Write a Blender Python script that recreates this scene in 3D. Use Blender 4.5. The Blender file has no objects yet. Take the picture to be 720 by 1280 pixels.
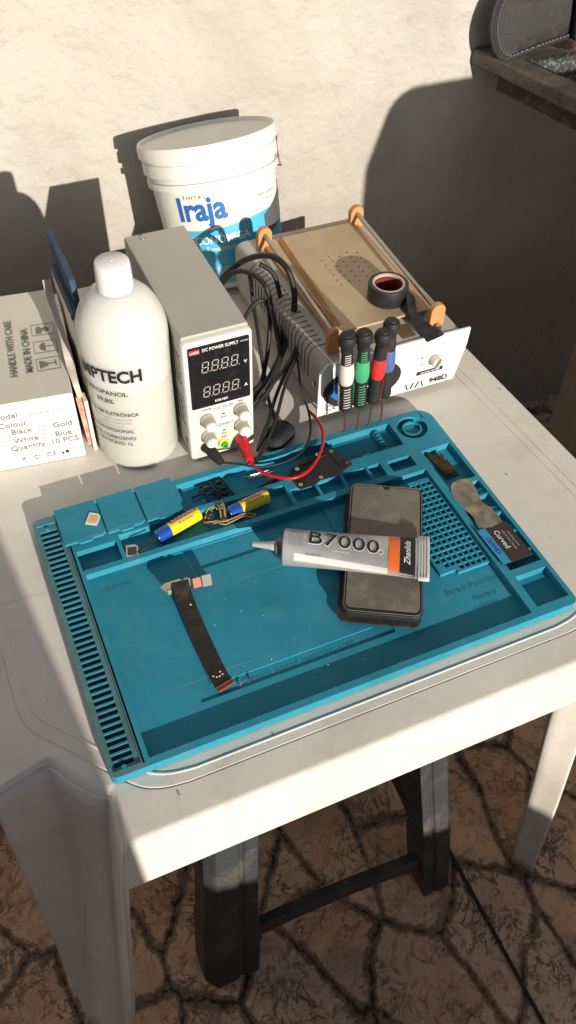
import bpy, bmesh, math, random
from mathutils import Vector, Matrix
random.seed(7)
PI = math.pi
sc = bpy.context.scene
C = sc.collection

# ------------------------------------------------------------------ helpers
def srgb(r, g, b):
    f = lambda c: (c/255/12.92) if c/255 <= .04045 else ((c/255+.055)/1.055)**2.4
    return (f(r), f(g), f(b))

def mk(name, col, rough=.5, metal=0, var=0., vscale=30, dust=0., dustcol=(.45,.40,.32), dscale=60,
       bump=0., bscale=200, coat=0., sss=0., trans=0., spec=.5, vcol=None, ior=1.45):
    m = bpy.data.materials.new(name); m.use_nodes = True
    nt = m.node_tree; N = nt.nodes; L = nt.links
    b = N['Principled BSDF']
    b.inputs['Roughness'].default_value = rough
    b.inputs['Metallic'].default_value = metal
    b.inputs['Specular IOR Level'].default_value = spec
    b.inputs['IOR'].default_value = ior
    if coat: b.inputs['Coat Weight'].default_value = coat; b.inputs['Coat Roughness'].default_value = .12
    if sss:
        b.inputs['Subsurface Weight'].default_value = sss
        b.inputs['Subsurface Radius'].default_value = (.02,.018,.014)
        b.inputs['Subsurface Scale'].default_value = 1.2
    if trans: b.inputs['Transmission Weight'].default_value = trans
    c4 = (*col, 1)
    b.inputs['Base Color'].default_value = c4
    src = None
    if var or dust or bump:
        tc = N.new('ShaderNodeTexCoord')
    if var:
        n = N.new('ShaderNodeTexNoise'); n.inputs['Scale'].default_value = vscale; n.inputs['Detail'].default_value = 6
        n.inputs['Roughness'].default_value = .65
        L.new(tc.outputs['Object'], n.inputs['Vector'])
        mx = N.new('ShaderNodeMix'); mx.data_type = 'RGBA'
        v = vcol or tuple(c*(1-var) for c in col)
        mx.inputs[6].default_value = c4; mx.inputs[7].default_value = (*v, 1)
        r = N.new('ShaderNodeMapRange'); r.inputs[1].default_value = .38; r.inputs[2].default_value = .68
        L.new(n.outputs['Fac'], r.inputs[0]); L.new(r.outputs[0], mx.inputs[0])
        src = mx.outputs[2]
    if dust:
        n = N.new('ShaderNodeTexNoise'); n.inputs['Scale'].default_value = dscale; n.inputs['Detail'].default_value = 9
        n.inputs['Roughness'].default_value = .75
        L.new(tc.outputs['Object'], n.inputs['Vector'])
        r = N.new('ShaderNodeMapRange'); r.inputs[1].default_value = .5; r.inputs[2].default_value = .78
        r.inputs[4].default_value = dust
        L.new(n.outputs['Fac'], r.inputs[0])
        mx = N.new('ShaderNodeMix'); mx.data_type = 'RGBA'
        if src: L.new(src, mx.inputs[6])
        else: mx.inputs[6].default_value = c4
        mx.inputs[7].default_value = (*dustcol, 1)
        L.new(r.outputs[0], mx.inputs[0]); src = mx.outputs[2]
        mr = N.new('ShaderNodeMapRange'); mr.inputs[3].default_value = rough; mr.inputs[4].default_value = min(1, rough+.35)
        L.new(n.outputs['Fac'], mr.inputs[0]); L.new(mr.outputs[0], b.inputs['Roughness'])
    if src: L.new(src, b.inputs['Base Color'])
    if bump:
        n = N.new('ShaderNodeTexNoise'); n.inputs['Scale'].default_value = bscale; n.inputs['Detail'].default_value = 5
        L.new(tc.outputs['Object'], n.inputs['Vector'])
        bp = N.new('ShaderNodeBump'); bp.inputs['Strength'].default_value = 1; bp.inputs['Distance'].default_value = bump
        L.new(n.outputs['Fac'], bp.inputs['Height']); L.new(bp.outputs[0], b.inputs['Normal'])
    return m

class MB:
    """collects faces, builds one mesh"""
    def __init__(s): s.v = []; s.f = []; s.mi = []; s.mats = []
    def m(s, mat):
        if mat not in s.mats: s.mats.append(mat)
        return s.mats.index(mat)
    def add(s, vs, fs, mat, M=None):
        o = len(s.v); k = s.m(mat)
        for p in vs:
            p = Vector(p)
            s.v.append(M @ p if M else p)
        for f in fs: s.f.append([i+o for i in f]); s.mi.append(k)
    def box(s, x0, x1, y0, y1, z0, z1, mat, M=None):
        vs = [(x0,y0,z0),(x1,y0,z0),(x1,y1,z0),(x0,y1,z0),(x0,y0,z1),(x1,y0,z1),(x1,y1,z1),(x0,y1,z1)]
        s.add(vs, [(3,2,1,0),(4,5,6,7),(0,1,5,4),(1,2,6,5),(2,3,7,6),(3,0,4,7)], mat, M)
    def loft(s, rings, mat, closed=True, cap0=True, cap1=True, M=None):
        n = len(rings[0]); vs = [p for r in rings for p in r]; fs = []
        for i in range(len(rings)-1):
            for j in range(n if closed else n-1):
                a = i*n+j; b = i*n+(j+1) % n
                fs.append((a, b, b+n, a+n))
        if cap0: fs.append(tuple(range(n))[::-1])
        if cap1: fs.append(tuple((len(rings)-1)*n+j for j in range(n)))
        s.add(vs, fs, mat, M)
    def lathe(s, prof, mat, n=40, M=None, cap0=True, cap1=True):
        rings = [[(r*math.cos(2*PI*j/n), r*math.sin(2*PI*j/n), z) for j in range(n)] for r, z in prof]
        s.loft(rings, mat, True, cap0, cap1, M)
    def prism(s, pts, z0, z1, mat, M=None):
        s.loft([[(x, y, z0) for x, y in pts], [(x, y, z1) for x, y in pts]], mat, M=M)
    def tube(s, pts, r, mat, n=8, sub=6, M=None, flat=1.0):
        P = spline([Vector(p) for p in pts], sub) if sub > 1 else [Vector(p) for p in pts]
        rings = []; up = Vector((0,0,1)); prev = None
        for i, p in enumerate(P):
            t = (P[min(i+1, len(P)-1)] - P[max(i-1, 0)]).normalized()
            if prev is None:
                a = t.cross(up)
                if a.length < .1: a = t.cross(Vector((1,0,0)))
            else: a = prev - t*prev.dot(t)
            a.normalize(); b = t.cross(a); prev = a
            rr = r[min(int(i*len(r)/len(P)), len(r)-1)] if isinstance(r, (list, tuple)) else r
            rings.append([p + a*rr*math.cos(2*PI*j/n) + b*rr*flat*math.sin(2*PI*j/n) for j in range(n)])
        s.loft(rings, mat, M=M)
    def build(s, name, parent=None, bevel=0, seg=2, smooth=True, ang=38, subsurf=0, solid=0):
        me = bpy.data.meshes.new(name)
        me.from_pydata([tuple(v) for v in s.v], [], s.f)
        for i, p in enumerate(me.polygons): p.material_index = s.mi[i]; p.use_smooth = smooth
        for m_ in s.mats: me.materials.append(m_)
        me.validate(); me.update()
        bm = bmesh.new(); bm.from_mesh(me)
        bmesh.ops.recalc_face_normals(bm, faces=bm.faces)
        bm.to_mesh(me); bm.free()
        if smooth: me.set_sharp_from_angle(angle=math.radians(ang))
        o = bpy.data.objects.new(name, me); C.objects.link(o)
        if solid:
            d = o.modifiers.new('solid', 'SOLIDIFY'); d.thickness = solid; d.offset = 0
        if bevel:
            d = o.modifiers.new('bevel', 'BEVEL'); d.width = bevel; d.segments = seg; d.limit_method = 'ANGLE'
            d.angle_limit = math.radians(40); d.harden_normals = True
        if subsurf:
            d = o.modifiers.new('sub', 'SUBSURF'); d.levels = subsurf; d.render_levels = subsurf
        if parent:
            o.parent = parent
            o.matrix_parent_inverse = Matrix.Translation(-Vector(parent.location)) if parent.type == 'EMPTY' else Matrix()
        return o

def spline(P, sub):
    out = []
    for i in range(len(P)-1):
        p0 = P[max(i-1,0)]; p1 = P[i]; p2 = P[i+1]; p3 = P[min(i+2,len(P)-1)]
        for k in range(sub):
            t = k/sub
            out.append(.5*((2*p1)+(-p0+p2)*t+(2*p0-5*p1+4*p2-p3)*t*t+(-p0+3*p1-3*p2+p3)*t**3))
    out.append(P[-1]); return out

def tag(o, label=None, cat=None, group=None, kind=None):
    if label: o['label'] = label
    if cat: o['category'] = cat
    if group: o['group'] = group
    if kind: o['kind'] = kind
    return o
def thing(name, loc, label, cat, group=None):
    e = bpy.data.objects.new(name, None); C.objects.link(e); e.location = loc; e.empty_display_size = .02
    return tag(e, label, cat, group)

def tmat(o, x, y):
    """frame: origin o, text runs along x, up along y"""
    x = Vector(x).normalized(); y = Vector(y); y = (y - x*y.dot(x)).normalized(); z = x.cross(y)
    M = Matrix((x, y, z)).transposed().to_4x4(); M.translation = Vector(o); return M
def text(mb, body, size, mat, fn, bold=0., shear=0., align='CENTER', res=3, sx=1., spacing=1.):
    cu = bpy.data.curves.new('t', 'FONT'); cu.body = body; cu.size = size; cu.align_x = align; cu.align_y = 'CENTER'
    cu.offset = bold*size; cu.shear = shear; cu.resolution_u = res; cu.space_character = spacing
    ob = bpy.data.objects.new('t', cu); C.objects.link(ob)
    dg = bpy.context.evaluated_depsgraph_get(); dg.update()
    me = ob.evaluated_get(dg).to_mesh()
    F = (lambda p: fn @ p) if isinstance(fn, Matrix) else fn
    if isinstance(fn, Matrix):
        vs = [F(Vector((v.co.x*sx, v.co.y, 0))) for v in me.vertices]
        fs = [tuple(p.vertices) for p in me.polygons]
    else:
        bm = bmesh.new(); bm.from_mesh(me); cut = .0022
        for _ in range(5):
            bmesh.ops.triangulate(bm, faces=bm.faces)
            ed = [e for e in bm.edges if e.calc_length() > cut]
            if not ed: break
            bmesh.ops.subdivide_edges(bm, edges=ed, cuts=1)
        bmesh.ops.triangulate(bm, faces=bm.faces); bm.verts.index_update()
        vs = [F(Vector((v.co.x*sx, v.co.y, 0))) for v in bm.verts]
        fs = [tuple(v.index for v in f.verts) for f in bm.faces]
        bm.free()
    mb.add(vs, fs, mat)
    bpy.data.objects.remove(ob); bpy.data.curves.remove(cu)
def rrect(x0, x1, y0, y1, r, n=5):
    pts = []
    for cx, cy, a in ((x1-r,y0+r,-90),(x1-r,y1-r,0),(x0+r,y1-r,90),(x0+r,y0+r,180)):
        for k in range(n+1):
            t = math.radians(a+90*k/n); pts.append((cx+r*math.cos(t), cy+r*math.sin(t)))
    return pts

# ------------------------------------------------------------------ materials
TEAL = mk('teal_silicone', (.030,.275,.385), .46, var=.30, vscale=6, dust=.24, dustcol=(.20,.35,.38), dscale=26, bump=.00012, bscale=900, spec=.22)
STRIPM = mk('dusty_teal_strip', (.085,.22,.24), .6, var=.3, vscale=25, dust=.4, dustcol=(.16,.19,.18), dscale=60)
TEALD = mk('teal_emboss', (.014,.20,.26), .45)
PLAST = mk('white_table_plastic', (.74,.69,.61), .42, var=.10, vscale=7, dust=.42, dustcol=(.40,.34,.26), dscale=16, bump=.00015, bscale=500)
WHITEP = mk('white_plastic', (.80,.79,.76), .38, var=.05, vscale=20)
BUCKW = mk('bucket_plastic', (.80,.78,.73), .4, var=.08, vscale=15, dust=.2, dustcol=(.6,.55,.46), dscale=30)
HDPE = mk('translucent_bottle', (.68,.67,.635), .26, sss=1, var=.03, vscale=10)
HDPEF = mk('bottle_filled_part', (.60,.585,.54), .26, sss=1, var=.03, vscale=10)
GREYM = mk('grey_painted_steel', (.43,.41,.36), .42, var=.06, vscale=15, dust=.12, bump=.00006, bscale=1200)
GREYD = mk('dusty_grey_steel', (.46,.435,.38), .45, var=.12, vscale=20, dust=.35, dustcol=(.42,.36,.27), dscale=35)
PANEL = mk('front_panel_plastic', (.66,.64,.58), .45, var=.04, vscale=20)
BLACKG = mk('black_gloss', (.010,.010,.011), .12, dust=.05, dscale=120)
BLACKP = mk('black_plastic', (.016,.016,.017), .45, dust=.18, dustcol=(.12,.10,.08), dscale=80)
BLACKR = mk('black_rubber_cable', (.013,.013,.014), .38, dust=.15, dustcol=(.10,.09,.07), dscale=60)
INK = mk('black_ink', (.015,.015,.017), .6)
INKG = mk('grey_ink', (.18,.17,.16), .6)
BLUEI = mk('blue_ink', (.02,.13,.42), .55)
SKYI = mk('sky_blue_ink', (.07,.42,.62), .5)
DKI = mk('slate_ink', (.10,.10,.11), .5)
WHI = mk('white_ink', (.82,.82,.80), .5)
SEG = mk('unlit_segment', (.42,.40,.36), .5)
REDI = mk('red_ink', (.62,.02,.04), .5)
LBLUE = mk('pale_blue_ink', (.20,.38,.62), .5)
KNOB = mk('cream_knob', (.52,.48,.40), .4)
KNOBC = mk('knob_cap', (.72,.70,.64), .35)
REDP = mk('red_plastic', (.62,.012,.02), .35)
REDC = mk('red_wire', (.50,.008,.018), .35)
YEL = mk('yellow_plastic', (.75,.66,.06), .4)
GRN = mk('green_plastic', (.05,.42,.06), .4)
COPPER = mk('copper_plastic_block', (.55,.27,.11), .42, var=.2, vscale=60, dust=.15)
STEEL = mk('steel', (.55,.53,.49), .28, metal=1, var=.2, vscale=80)
ALU = mk('brushed_plate', (.54,.41,.27), .42, metal=.25, var=.18, vscale=18, dust=.25, dustcol=(.34,.27,.19), dscale=40)
WHPAN = mk('white_panel', (.80,.79,.76), .45, var=.03, vscale=20)
TAPEB = mk('black_tape', (.014,.014,.015), .3, dust=.1)
CARD = mk('white_card', (.80,.79,.75), .7, var=.04, vscale=20)
CARDI = mk('cardboard_core', (.16,.022,.016), .7)
CARDR = mk('tape_core_rim', (.55,.42,.36), .6)
CARDT = mk('dimmed_card_top', (.66,.62,.54), .7, var=.06, vscale=25)  # white card, colour darkened for the grazing sun on the box top
GREENH = mk('green_grip', (.06,.36,.17), .45); REDH = mk('red_grip', (.62,.03,.035), .45)
BLUEH = mk('blue_grip', (.07,.13,.32), .45); WHITEH = mk('white_grip', (.62,.60,.55), .45)
SHAFT = mk('copper_shaft', (.55,.30,.20), .3, metal=.9)
BATY = mk('battery_yellow', (.80,.62,.02), .28, coat=.4); BATB = mk('battery_blue', (.01,.07,.38), .25, coat=.4)
GOLD = mk('gold_contact', (.72,.50,.22), .3, metal=.8); 
RUBB = mk('rubber_band', (.36,.24,.08), .6)
FLEXM = mk('flex_black', (.016,.012,.011), .4, dust=.12)
CUFLEX = mk('flex_copper', (.30,.085,.035), .45)
GREYF = mk('grey_connector', (.17,.165,.14), .5)
TUBEM = mk('silver_tube', (.46,.46,.45), .33, metal=.35, var=.10, vscale=30, bump=.0022, bscale=26)
TUBEW = mk('tube_white', (.62,.61,.58), .4); ORI = mk('orange_ink', (.80,.16,.03), .45)
NOZ = mk('nozzle', (.55,.53,.50), .4)
SCR = mk('phone_screen', (.14,.12,.095), .10, var=.5, vscale=9, vcol=(.19,.165,.13), dust=.75, dustcol=(.34,.30,.25), dscale=34)  # tan base tone paints in the wall's reflection; dust lies over it
BLADE = mk('worn_blade', (.42,.37,.30), .3, metal=.75, var=.55, vscale=60, dust=.5, dustcol=(.06,.045,.03), dscale=70)
BLUEF = mk('dark_blue_foam', (.04,.07,.13), .5, var=.3, vscale=40, dust=.25, dustcol=(.2,.24,.3))
CLEARP = mk('milky_sleeve', (.42,.34,.28), .2, var=.5, vscale=40, vcol=(.58,.53,.47), coat=.5, dust=.25, dustcol=(.65,.6,.52), dscale=50, bump=.0012, bscale=60)
ORG = mk('orange_edge', (.55,.13,.06), .35, var=.5, vscale=70, vcol=(.62,.50,.40))
CREAM = mk('cream_board', (.78,.70,.58), .5)
STONE = mk('speckled_stone', (.10,.085,.066), .35, var=.45, vscale=30, dust=.7, dustcol=(.26,.23,.19), dscale=90, bump=.0006, bscale=120)
BROWNS = mk('brown_sink_side', (.075,.036,.022), .6, var=.5, vscale=25, dust=.3)
BAGM = mk('charcoal_bag', (.014,.0135,.013), .5, dust=.1, bump=.0004, bscale=300)
STITCH = mk('stitching', (.17,.165,.155), .6)
STOOLM = mk('dark_stool_plastic', (.036,.038,.042), .42, dust=.8, dustcol=(.17,.15,.11), dscale=18, bump=.0003, bscale=150)
BLOCKM = mk('rendered_masonry', (.36,.29,.22), .9, var=.2, vscale=5)
SHBLOCKM = mk('shade_block_plastic', (.10,.16,.26), .5)  # for the added block that shades the right of the wall

def scratch(m, col, amt):
    nt = m.node_tree; N = nt.nodes; L = nt.links; bs = N['Principled BSDF']; src = bs.inputs['Base Color'].links[0].from_socket
    tc = N.new('ShaderNodeTexCoord')
    for i, (rz_, sx_, sy_, lo) in enumerate(((.5,3,150,.70),(-.9,4,190,.71),(1.7,2.5,130,.71))):
        mp = N.new('ShaderNodeMapping'); mp.inputs['Rotation'].default_value = (0,0,rz_); mp.inputs['Scale'].default_value = (sx_,sy_,sx_); L.new(tc.outputs['Object'], mp.inputs[0])
        n = N.new('ShaderNodeTexNoise'); n.inputs['Scale'].default_value = 1; n.inputs['Detail'].default_value = 3; n.inputs['Roughness'].default_value = .6; L.new(mp.outputs[0], n.inputs['Vector'])
        r = N.new('ShaderNodeMapRange'); r.inputs[1].default_value = lo; r.inputs[2].default_value = lo+.03; r.inputs[4].default_value = amt; L.new(n.outputs['Fac'], r.inputs[0])
        x = N.new('ShaderNodeMix'); x.data_type = 'RGBA'; L.new(r.outputs[0], x.inputs[0]); L.new(src, x.inputs[6]); x.inputs[7].default_value = (*col, 1); src = x.outputs[2]
    n = N.new('ShaderNodeTexNoise'); n.inputs['Scale'].default_value = 170; n.inputs['Detail'].default_value = 3; L.new(tc.outputs['Object'], n.inputs['Vector'])
    r = N.new('ShaderNodeMapRange'); r.inputs[1].default_value = .70; r.inputs[2].default_value = .76; r.inputs[4].default_value = amt; L.new(n.outputs['Fac'], r.inputs[0])
    x = N.new('ShaderNodeMix'); x.data_type = 'RGBA'; L.new(r.outputs[0], x.inputs[0]); L.new(src, x.inputs[6]); x.inputs[7].default_value = (*col, 1); src = x.outputs[2]
    L.new(src, bs.inputs['Base Color'])
scratch(PLAST, (.33,.28,.21), .5); scratch(TEAL, (.30,.42,.44), .35)
# wall
def wall_mat():
    m = mk('plaster', (.62,.575,.49), .85); nt = m.node_tree; N = nt.nodes; L = nt.links; b = N['Principled BSDF']
    tc = N.new('ShaderNodeTexCoord')
    def noise(s, d, r=.6, dist=0):
        n = N.new('ShaderNodeTexNoise'); n.inputs['Scale'].default_value = s; n.inputs['Detail'].default_value = d
        n.inputs['Roughness'].default_value = r; n.inputs['Distortion'].default_value = dist; L.new(tc.outputs['Object'], n.inputs['Vector']); return n
    def mr(src, a, c, d=0, e=1):
        r = N.new('ShaderNodeMapRange'); r.inputs[1].default_value = a; r.inputs[2].default_value = c; r.inputs[3].default_value = d; r.inputs[4].default_value = e
        L.new(src, r.inputs[0]); return r.outputs[0]
    def mix(f, a, bcol):
        x = N.new('ShaderNodeMix'); x.data_type = 'RGBA'; L.new(f, x.inputs[0])
        if isinstance(a, tuple): x.inputs[6].default_value = (*a, 1)
        else: L.new(a, x.inputs[6])
        x.inputs[7].default_value = (*bcol, 1); return x.outputs[2]
    c = mix(mr(noise(3.2, 7, .62, .4).outputs['Fac'], .4, .7), (.54,.51,.455), (.42,.388,.335))
    c = mix(mr(noise(38, 9, .8).outputs['Fac'], .60, .72, 0, .55), c, (.29,.25,.195))
    c = mix(mr(noise(120, 4, .7).outputs['Fac'], .62, .74, 0, .6), c, (.60,.565,.51))
    tm = N.new('ShaderNodeMapping'); tm.inputs['Scale'].default_value = (5,5,16); tm.inputs['Rotation'].default_value = (0,.5,0); L.new(tc.outputs['Object'], tm.inputs[0])
    tn = N.new('ShaderNodeTexNoise'); tn.inputs['Scale'].default_value = 1.6; tn.inputs['Detail'].default_value = 8; tn.inputs['Roughness'].default_value = .7; tn.inputs['Distortion'].default_value = 1.5; L.new(tm.outputs[0], tn.inputs['Vector'])
    c = mix(mr(tn.outputs['Fac'], .56, .72, 0, .45), c, (.36,.32,.26))
    c = mix(mr(noise(75, 10, .85).outputs['Fac'], .63, .69, 0, .7), c, (.20,.165,.13))
    # darker brown band towards the ground
    sep = N.new('ShaderNodeSeparateXYZ'); L.new(tc.outputs['Object'], sep.inputs[0])
    n2 = noise(2.3, 6, .65)
    ad = N.new('ShaderNodeMath'); ad.operation = 'ADD'; L.new(sep.outputs['Z'], ad.inputs[0])
    mm = N.new('ShaderNodeMath'); mm.operation = 'MULTIPLY'; mm.inputs[1].default_value = .7; L.new(n2.outputs['Fac'], mm.inputs[0]); L.new(mm.outputs[0], ad.inputs[1])
    c = mix(mr(ad.outputs[0], .42, -.05, 0, .72), c, (.20,.155,.105))
    L.new(c, b.inputs['Base Color'])
    h = N.new('ShaderNodeMath'); h.operation = 'ADD'; L.new(noise(60, 8, .7).outputs['Fac'], h.inputs[0])
    h2 = N.new('ShaderNodeMath'); h2.operation = 'MULTIPLY'; h2.inputs[1].default_value = 4; L.new(noise(7, 4).outputs['Fac'], h2.inputs[0]); L.new(h2.outputs[0], h.inputs[1])
    bp = N.new('ShaderNodeBump'); bp.inputs['Distance'].default_value = .0050; L.new(h.outputs[0], bp.inputs['Height']); L.new(bp.outputs[0], b.inputs['Normal'])
    return m
def floor_mat():
    m = mk('stamped_stone', (.2,.13,.08), .6); nt = m.node_tree; N = nt.nodes; L = nt.links; b = N['Principled BSDF']
    tc = N.new('ShaderNodeTexCoord')
    mp = N.new('ShaderNodeMapping'); mp.inputs['Rotation'].default_value = (0,0,math.radians(8)); mp.inputs['Scale'].default_value = (1.45,.9,1)
    L.new(tc.outputs['Object'], mp.inputs[0])
    dn = N.new('ShaderNodeTexNoise'); dn.inputs['Scale'].default_value = 9; dn.inputs['Detail'].default_value = 5; dn.inputs['Roughness'].default_value = .6
    L.new(mp.outputs[0], dn.inputs['Vector'])
    vm = N.new('ShaderNodeVectorMath'); vm.operation = 'MULTIPLY_ADD'; vm.inputs[1].default_value = (.06,.06,0)
    L.new(dn.outputs['Color'], vm.inputs[0]); L.new(mp.outputs[0], vm.inputs[2])
    vo = N.new('ShaderNodeTexVoronoi'); vo.feature = 'DISTANCE_TO_EDGE'; vo.inputs['Scale'].default_value = 6.6; vo.voronoi_dimensions = '2D'
    L.new(vm.outputs[0], vo.inputs['Vector'])
    vc = N.new('ShaderNodeTexVoronoi'); vc.inputs['Scale'].default_value = 6.6; vc.voronoi_dimensions = '2D'; L.new(vm.outputs[0], vc.inputs['Vector'])
    def noise(s, d, r=.65, dist=0):
        n = N.new('ShaderNodeTexNoise'); n.inputs['Scale'].default_value = s; n.inputs['Detail'].default_value = d
        n.inputs['Roughness'].default_value = r; n.inputs['Distortion'].default_value = dist; L.new(tc.outputs['Object'], n.inputs['Vector']); return n
    def mr(src, a, c, d=0, e=1):
        r = N.new('ShaderNodeMapRange'); r.inputs[1].default_value = a; r.inputs[2].default_value = c; r.inputs[3].default_value = d; r.inputs[4].default_value = e
        L.new(src, r.inputs[0]); return r.outputs[0]
    def mix(f, a, bcol):
        x = N.new('ShaderNodeMix'); x.data_type = 'RGBA'; L.new(f, x.inputs[0])
        if isinstance(a, tuple): x.inputs[6].default_value = (*a, 1)
        else: L.new(a, x.inputs[6])
        x.inputs[7].default_value = (*bcol, 1); return x.outputs[2]
    sepc = N.new('ShaderNodeSeparateColor'); L.new(vc.outputs['Color'], sepc.inputs[0])
    c = mix(mr(noise(8, 8).outputs['Fac'], .35, .68), (.90,.54,.32), (.60,.335,.19))
    c = mix(mr(sepc.outputs[0], 0, 1, 0, .45), c, (.85,.64,.44))
    c = mix(mr(noise(26, 9, .72, 2.5).outputs['Fac'], .52, .66, 0, .7), c, (.16,.09,.055))
    c = mix(mr(noise(70, 8, .8).outputs['Fac'], .56, .72, 0, .5), c, (.90,.72,.55))
    ed = N.new('ShaderNodeMath'); ed.operation = 'ADD'
    en = mr(noise(75, 8, .85).outputs['Fac'], .3, .7, -.048, .048)
    L.new(vo.outputs['Distance'], ed.inputs[0]); L.new(en, ed.inputs[1])
    # fine wrinkles pressed into each stone
    wv = N.new('ShaderNodeTexVoronoi'); wv.feature = 'DISTANCE_TO_EDGE'; wv.inputs['Scale'].default_value = 24; wv.voronoi_dimensions = '2D'
    wm = N.new('ShaderNodeVectorMath'); wm.operation = 'MULTIPLY_ADD'; wm.inputs[1].default_value = (.16,.16,0)
    L.new(noise(14, 6, .7, 1.2).outputs['Color'], wm.inputs[0]); L.new(mp.outputs[0], wm.inputs[2]); L.new(wm.outputs[0], wv.inputs['Vector'])
    wr = N.new('ShaderNodeMath'); wr.operation = 'MULTIPLY'
    L.new(mr(wv.outputs['Distance'], .07, .0), wr.inputs[0]); L.new(mr(noise(11, 5).outputs['Fac'], .46, .60), wr.inputs[1])
    w2 = N.new('ShaderNodeMath'); w2.operation = 'MULTIPLY'; w2.inputs[1].default_value = .55; L.new(wr.outputs[0], w2.inputs[0])
    c = mix(w2.outputs[0], c, (.10,.06,.04))
    jw = N.new('ShaderNodeMath'); jw.operation = 'ADD'; L.new(ed.outputs[0], jw.inputs[0]); L.new(mr(noise(6, 4).outputs['Fac'], .3, .7, -.018, .030), jw.inputs[1])
    c = mix(mr(jw.outputs[0], .045, .012, 0, .38), c, (.16,.105,.07))
    c = mix(mr(jw.outputs[0], .016, .004, 0, .93), c, (.04,.028,.020))
    L.new(c, b.inputs['Base Color'])
    L.new(mr(noise(30, 5).outputs['Fac'], .3, .7, .42, .75), b.inputs['Roughness'])
    h = N.new('ShaderNodeMath'); h.operation = 'MULTIPLY_ADD'; h.inputs[1].default_value = .5
    hs = N.new('ShaderNodeMath'); hs.operation = 'MULTIPLY_ADD'; hs.inputs[1].default_value = -.5; L.new(wr.outputs[0], hs.inputs[0]); L.new(noise(22, 8, .62, 1.5).outputs['Fac'], hs.inputs[2]); L.new(hs.outputs[0], h.inputs[0]); L.new(mr(jw.outputs[0], -.01, .06), h.inputs[2])
    bp = N.new('ShaderNodeBump'); bp.inputs['Distance'].default_value = .030; L.new(h.outputs[0], bp.inputs['Height']); L.new(bp.outputs[0], b.inputs['Normal'])
    return m
FZ = -.63          # floor level; the table top is z = 0
WY = .818          # wall face

# ------------------------------------------------------------------ setting
b = MB(); b.box(-30, 30, -30, WY+.1, FZ-.1, FZ, floor_mat()); tag(b.build('ground', smooth=False), 'brown stamped concrete floor patterned like rough irregular stones', 'floor', kind='structure')
b = MB(); b.box(.4285, .4335, -2, .8, FZ+.0015, FZ+.004, mk('joint', (.018,.016,.015), .7)); tag(b.build('floor_joint'), 'thin dark straight joint running through the stone floor', 'joint', kind='structure')
b = MB(); b.box(-3, 4, WY, WY+.15, FZ, 1.15, wall_mat()); tag(b.build('plaster_wall', smooth=False), 'cream rough plaster wall behind the table', 'wall', kind='structure')
# unseen blockers added to shade the floor, the table's left corner and the wall's right
b = MB(); Mx = Matrix.Translation((.1,-1.6,0)) @ Matrix.Rotation(-math.atan(.95), 4, 'Z')
b.box(-2.0, 4.5, -.12, 0, FZ, .135, BLOCKM, Mx); tag(b.build('unseen_shade_wall', bevel=.01), 'added unseen low wall that shades the floor', 'wall', kind='structure')
b = MB(); b.box(-.42, .081, -1.0, -.85, FZ, .95, BLOCKM); tag(b.build('unseen_shade_post', bevel=.01), 'added unseen post that shades the left table corner like a standing person', 'shade blocker', kind='structure')
b = MB(); pts = rrect(.759, 1.75, FZ, .402, .055, 8)
b.loft([[(x, y, z) for x, z in pts] for y in (-.42,-.16)], SHBLOCKM); b.box(.80,1.7,-.43,-.42,-.3,.1,SHBLOCKM)
tag(b.build('unseen_shade_block', bevel=.01), 'added unseen round shouldered block that shades the right of the wall', 'tank')

# ------------------------------------------------------------------ white plastic table
TX0, TX1, TY0, TY1 = -.095, .581, -.056, .695
table = thing('plastic_table', ((TX0+TX1)/2, .29, FZ), 'white moulded plastic table with grooved top carrying all the repair tools', 'table')
# corner templates (front left), offsets from the outer corner
CT = {
 'top':  [(.0060,.0890),(.030,.096),(.0535,.1000),(.068,.080),(.086,.0590),(.0950,.0545),(.0940,.0300),(.0920,.0080)],
 'edge': [(.0020,.0860),(.028,.093),(.0500,.0965),(.064,.076),(.082,.0545),(.0905,.0490),(.0905,.0200),(.0885,.0012)],
 'g':    [(.0360,.165),(.0375,.148),(.0440,.128),(.0680,.0990),(.0900,.0730),(.112,.0480),(.130,.0385),(.152,.0350)],
}
LB = [(-.023,.054),(-.019,.046),(-.013,.036),(-.001,.018),(.007,.011),(.013,.006),(.019,.006),(.025,.008)]
CT['skirt'] = [(e[0]+(q[0]-e[0])*.065+.0004, e[1]+(q[1]-e[1])*.065+.0014) for e, q in zip(CT['edge'], LB)]
CT['skirt'][-1] = (.0810,-.0100); CT['skirt'][-2] = (CT['skirt'][-2][0], .0125)
def ring(key, z, ins=0):
    base = [Vector((x, y)) for x, y in CT[key]]
    base = [Vector((p.x, p.y)) for p in spline([Vector((p.x,p.y,0)) for p in base], 4)]
    out = []
    for k, (cx, cy, sx, sy) in enumerate(((TX0,TY0,1,1),(TX1,TY0,-1,1),(TX1,TY1,-1,-1),(TX0,TY1,1,-1))):
        dx = (0, .004, -.024, 0)[k]     # the right edge runs slightly inwards towards the back
        pts = [(cx+dx+sx*(p.x+ins), cy+sy*(p.y+ins), z) for p in base]
        if k % 2 == 1: pts = pts[::-1]
        out += pts
    return out
b = MB()
def lerp_ring(a, c, t): return [tuple(p[i]+(q[i]-p[i])*t for i in range(3)) for p, q in zip(a, c)]
E_, T_ = ring('edge', 0), ring('top', 0, .002)
rnd_ = []
for k in range(8):
    a_ = k/7*PI/2; q_ = lerp_ring(E_, T_, 1-math.cos(a_)); rnd_.append([(x, y, -.0122+.012*math.sin(a_)) for x, y, z in q_])
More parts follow.
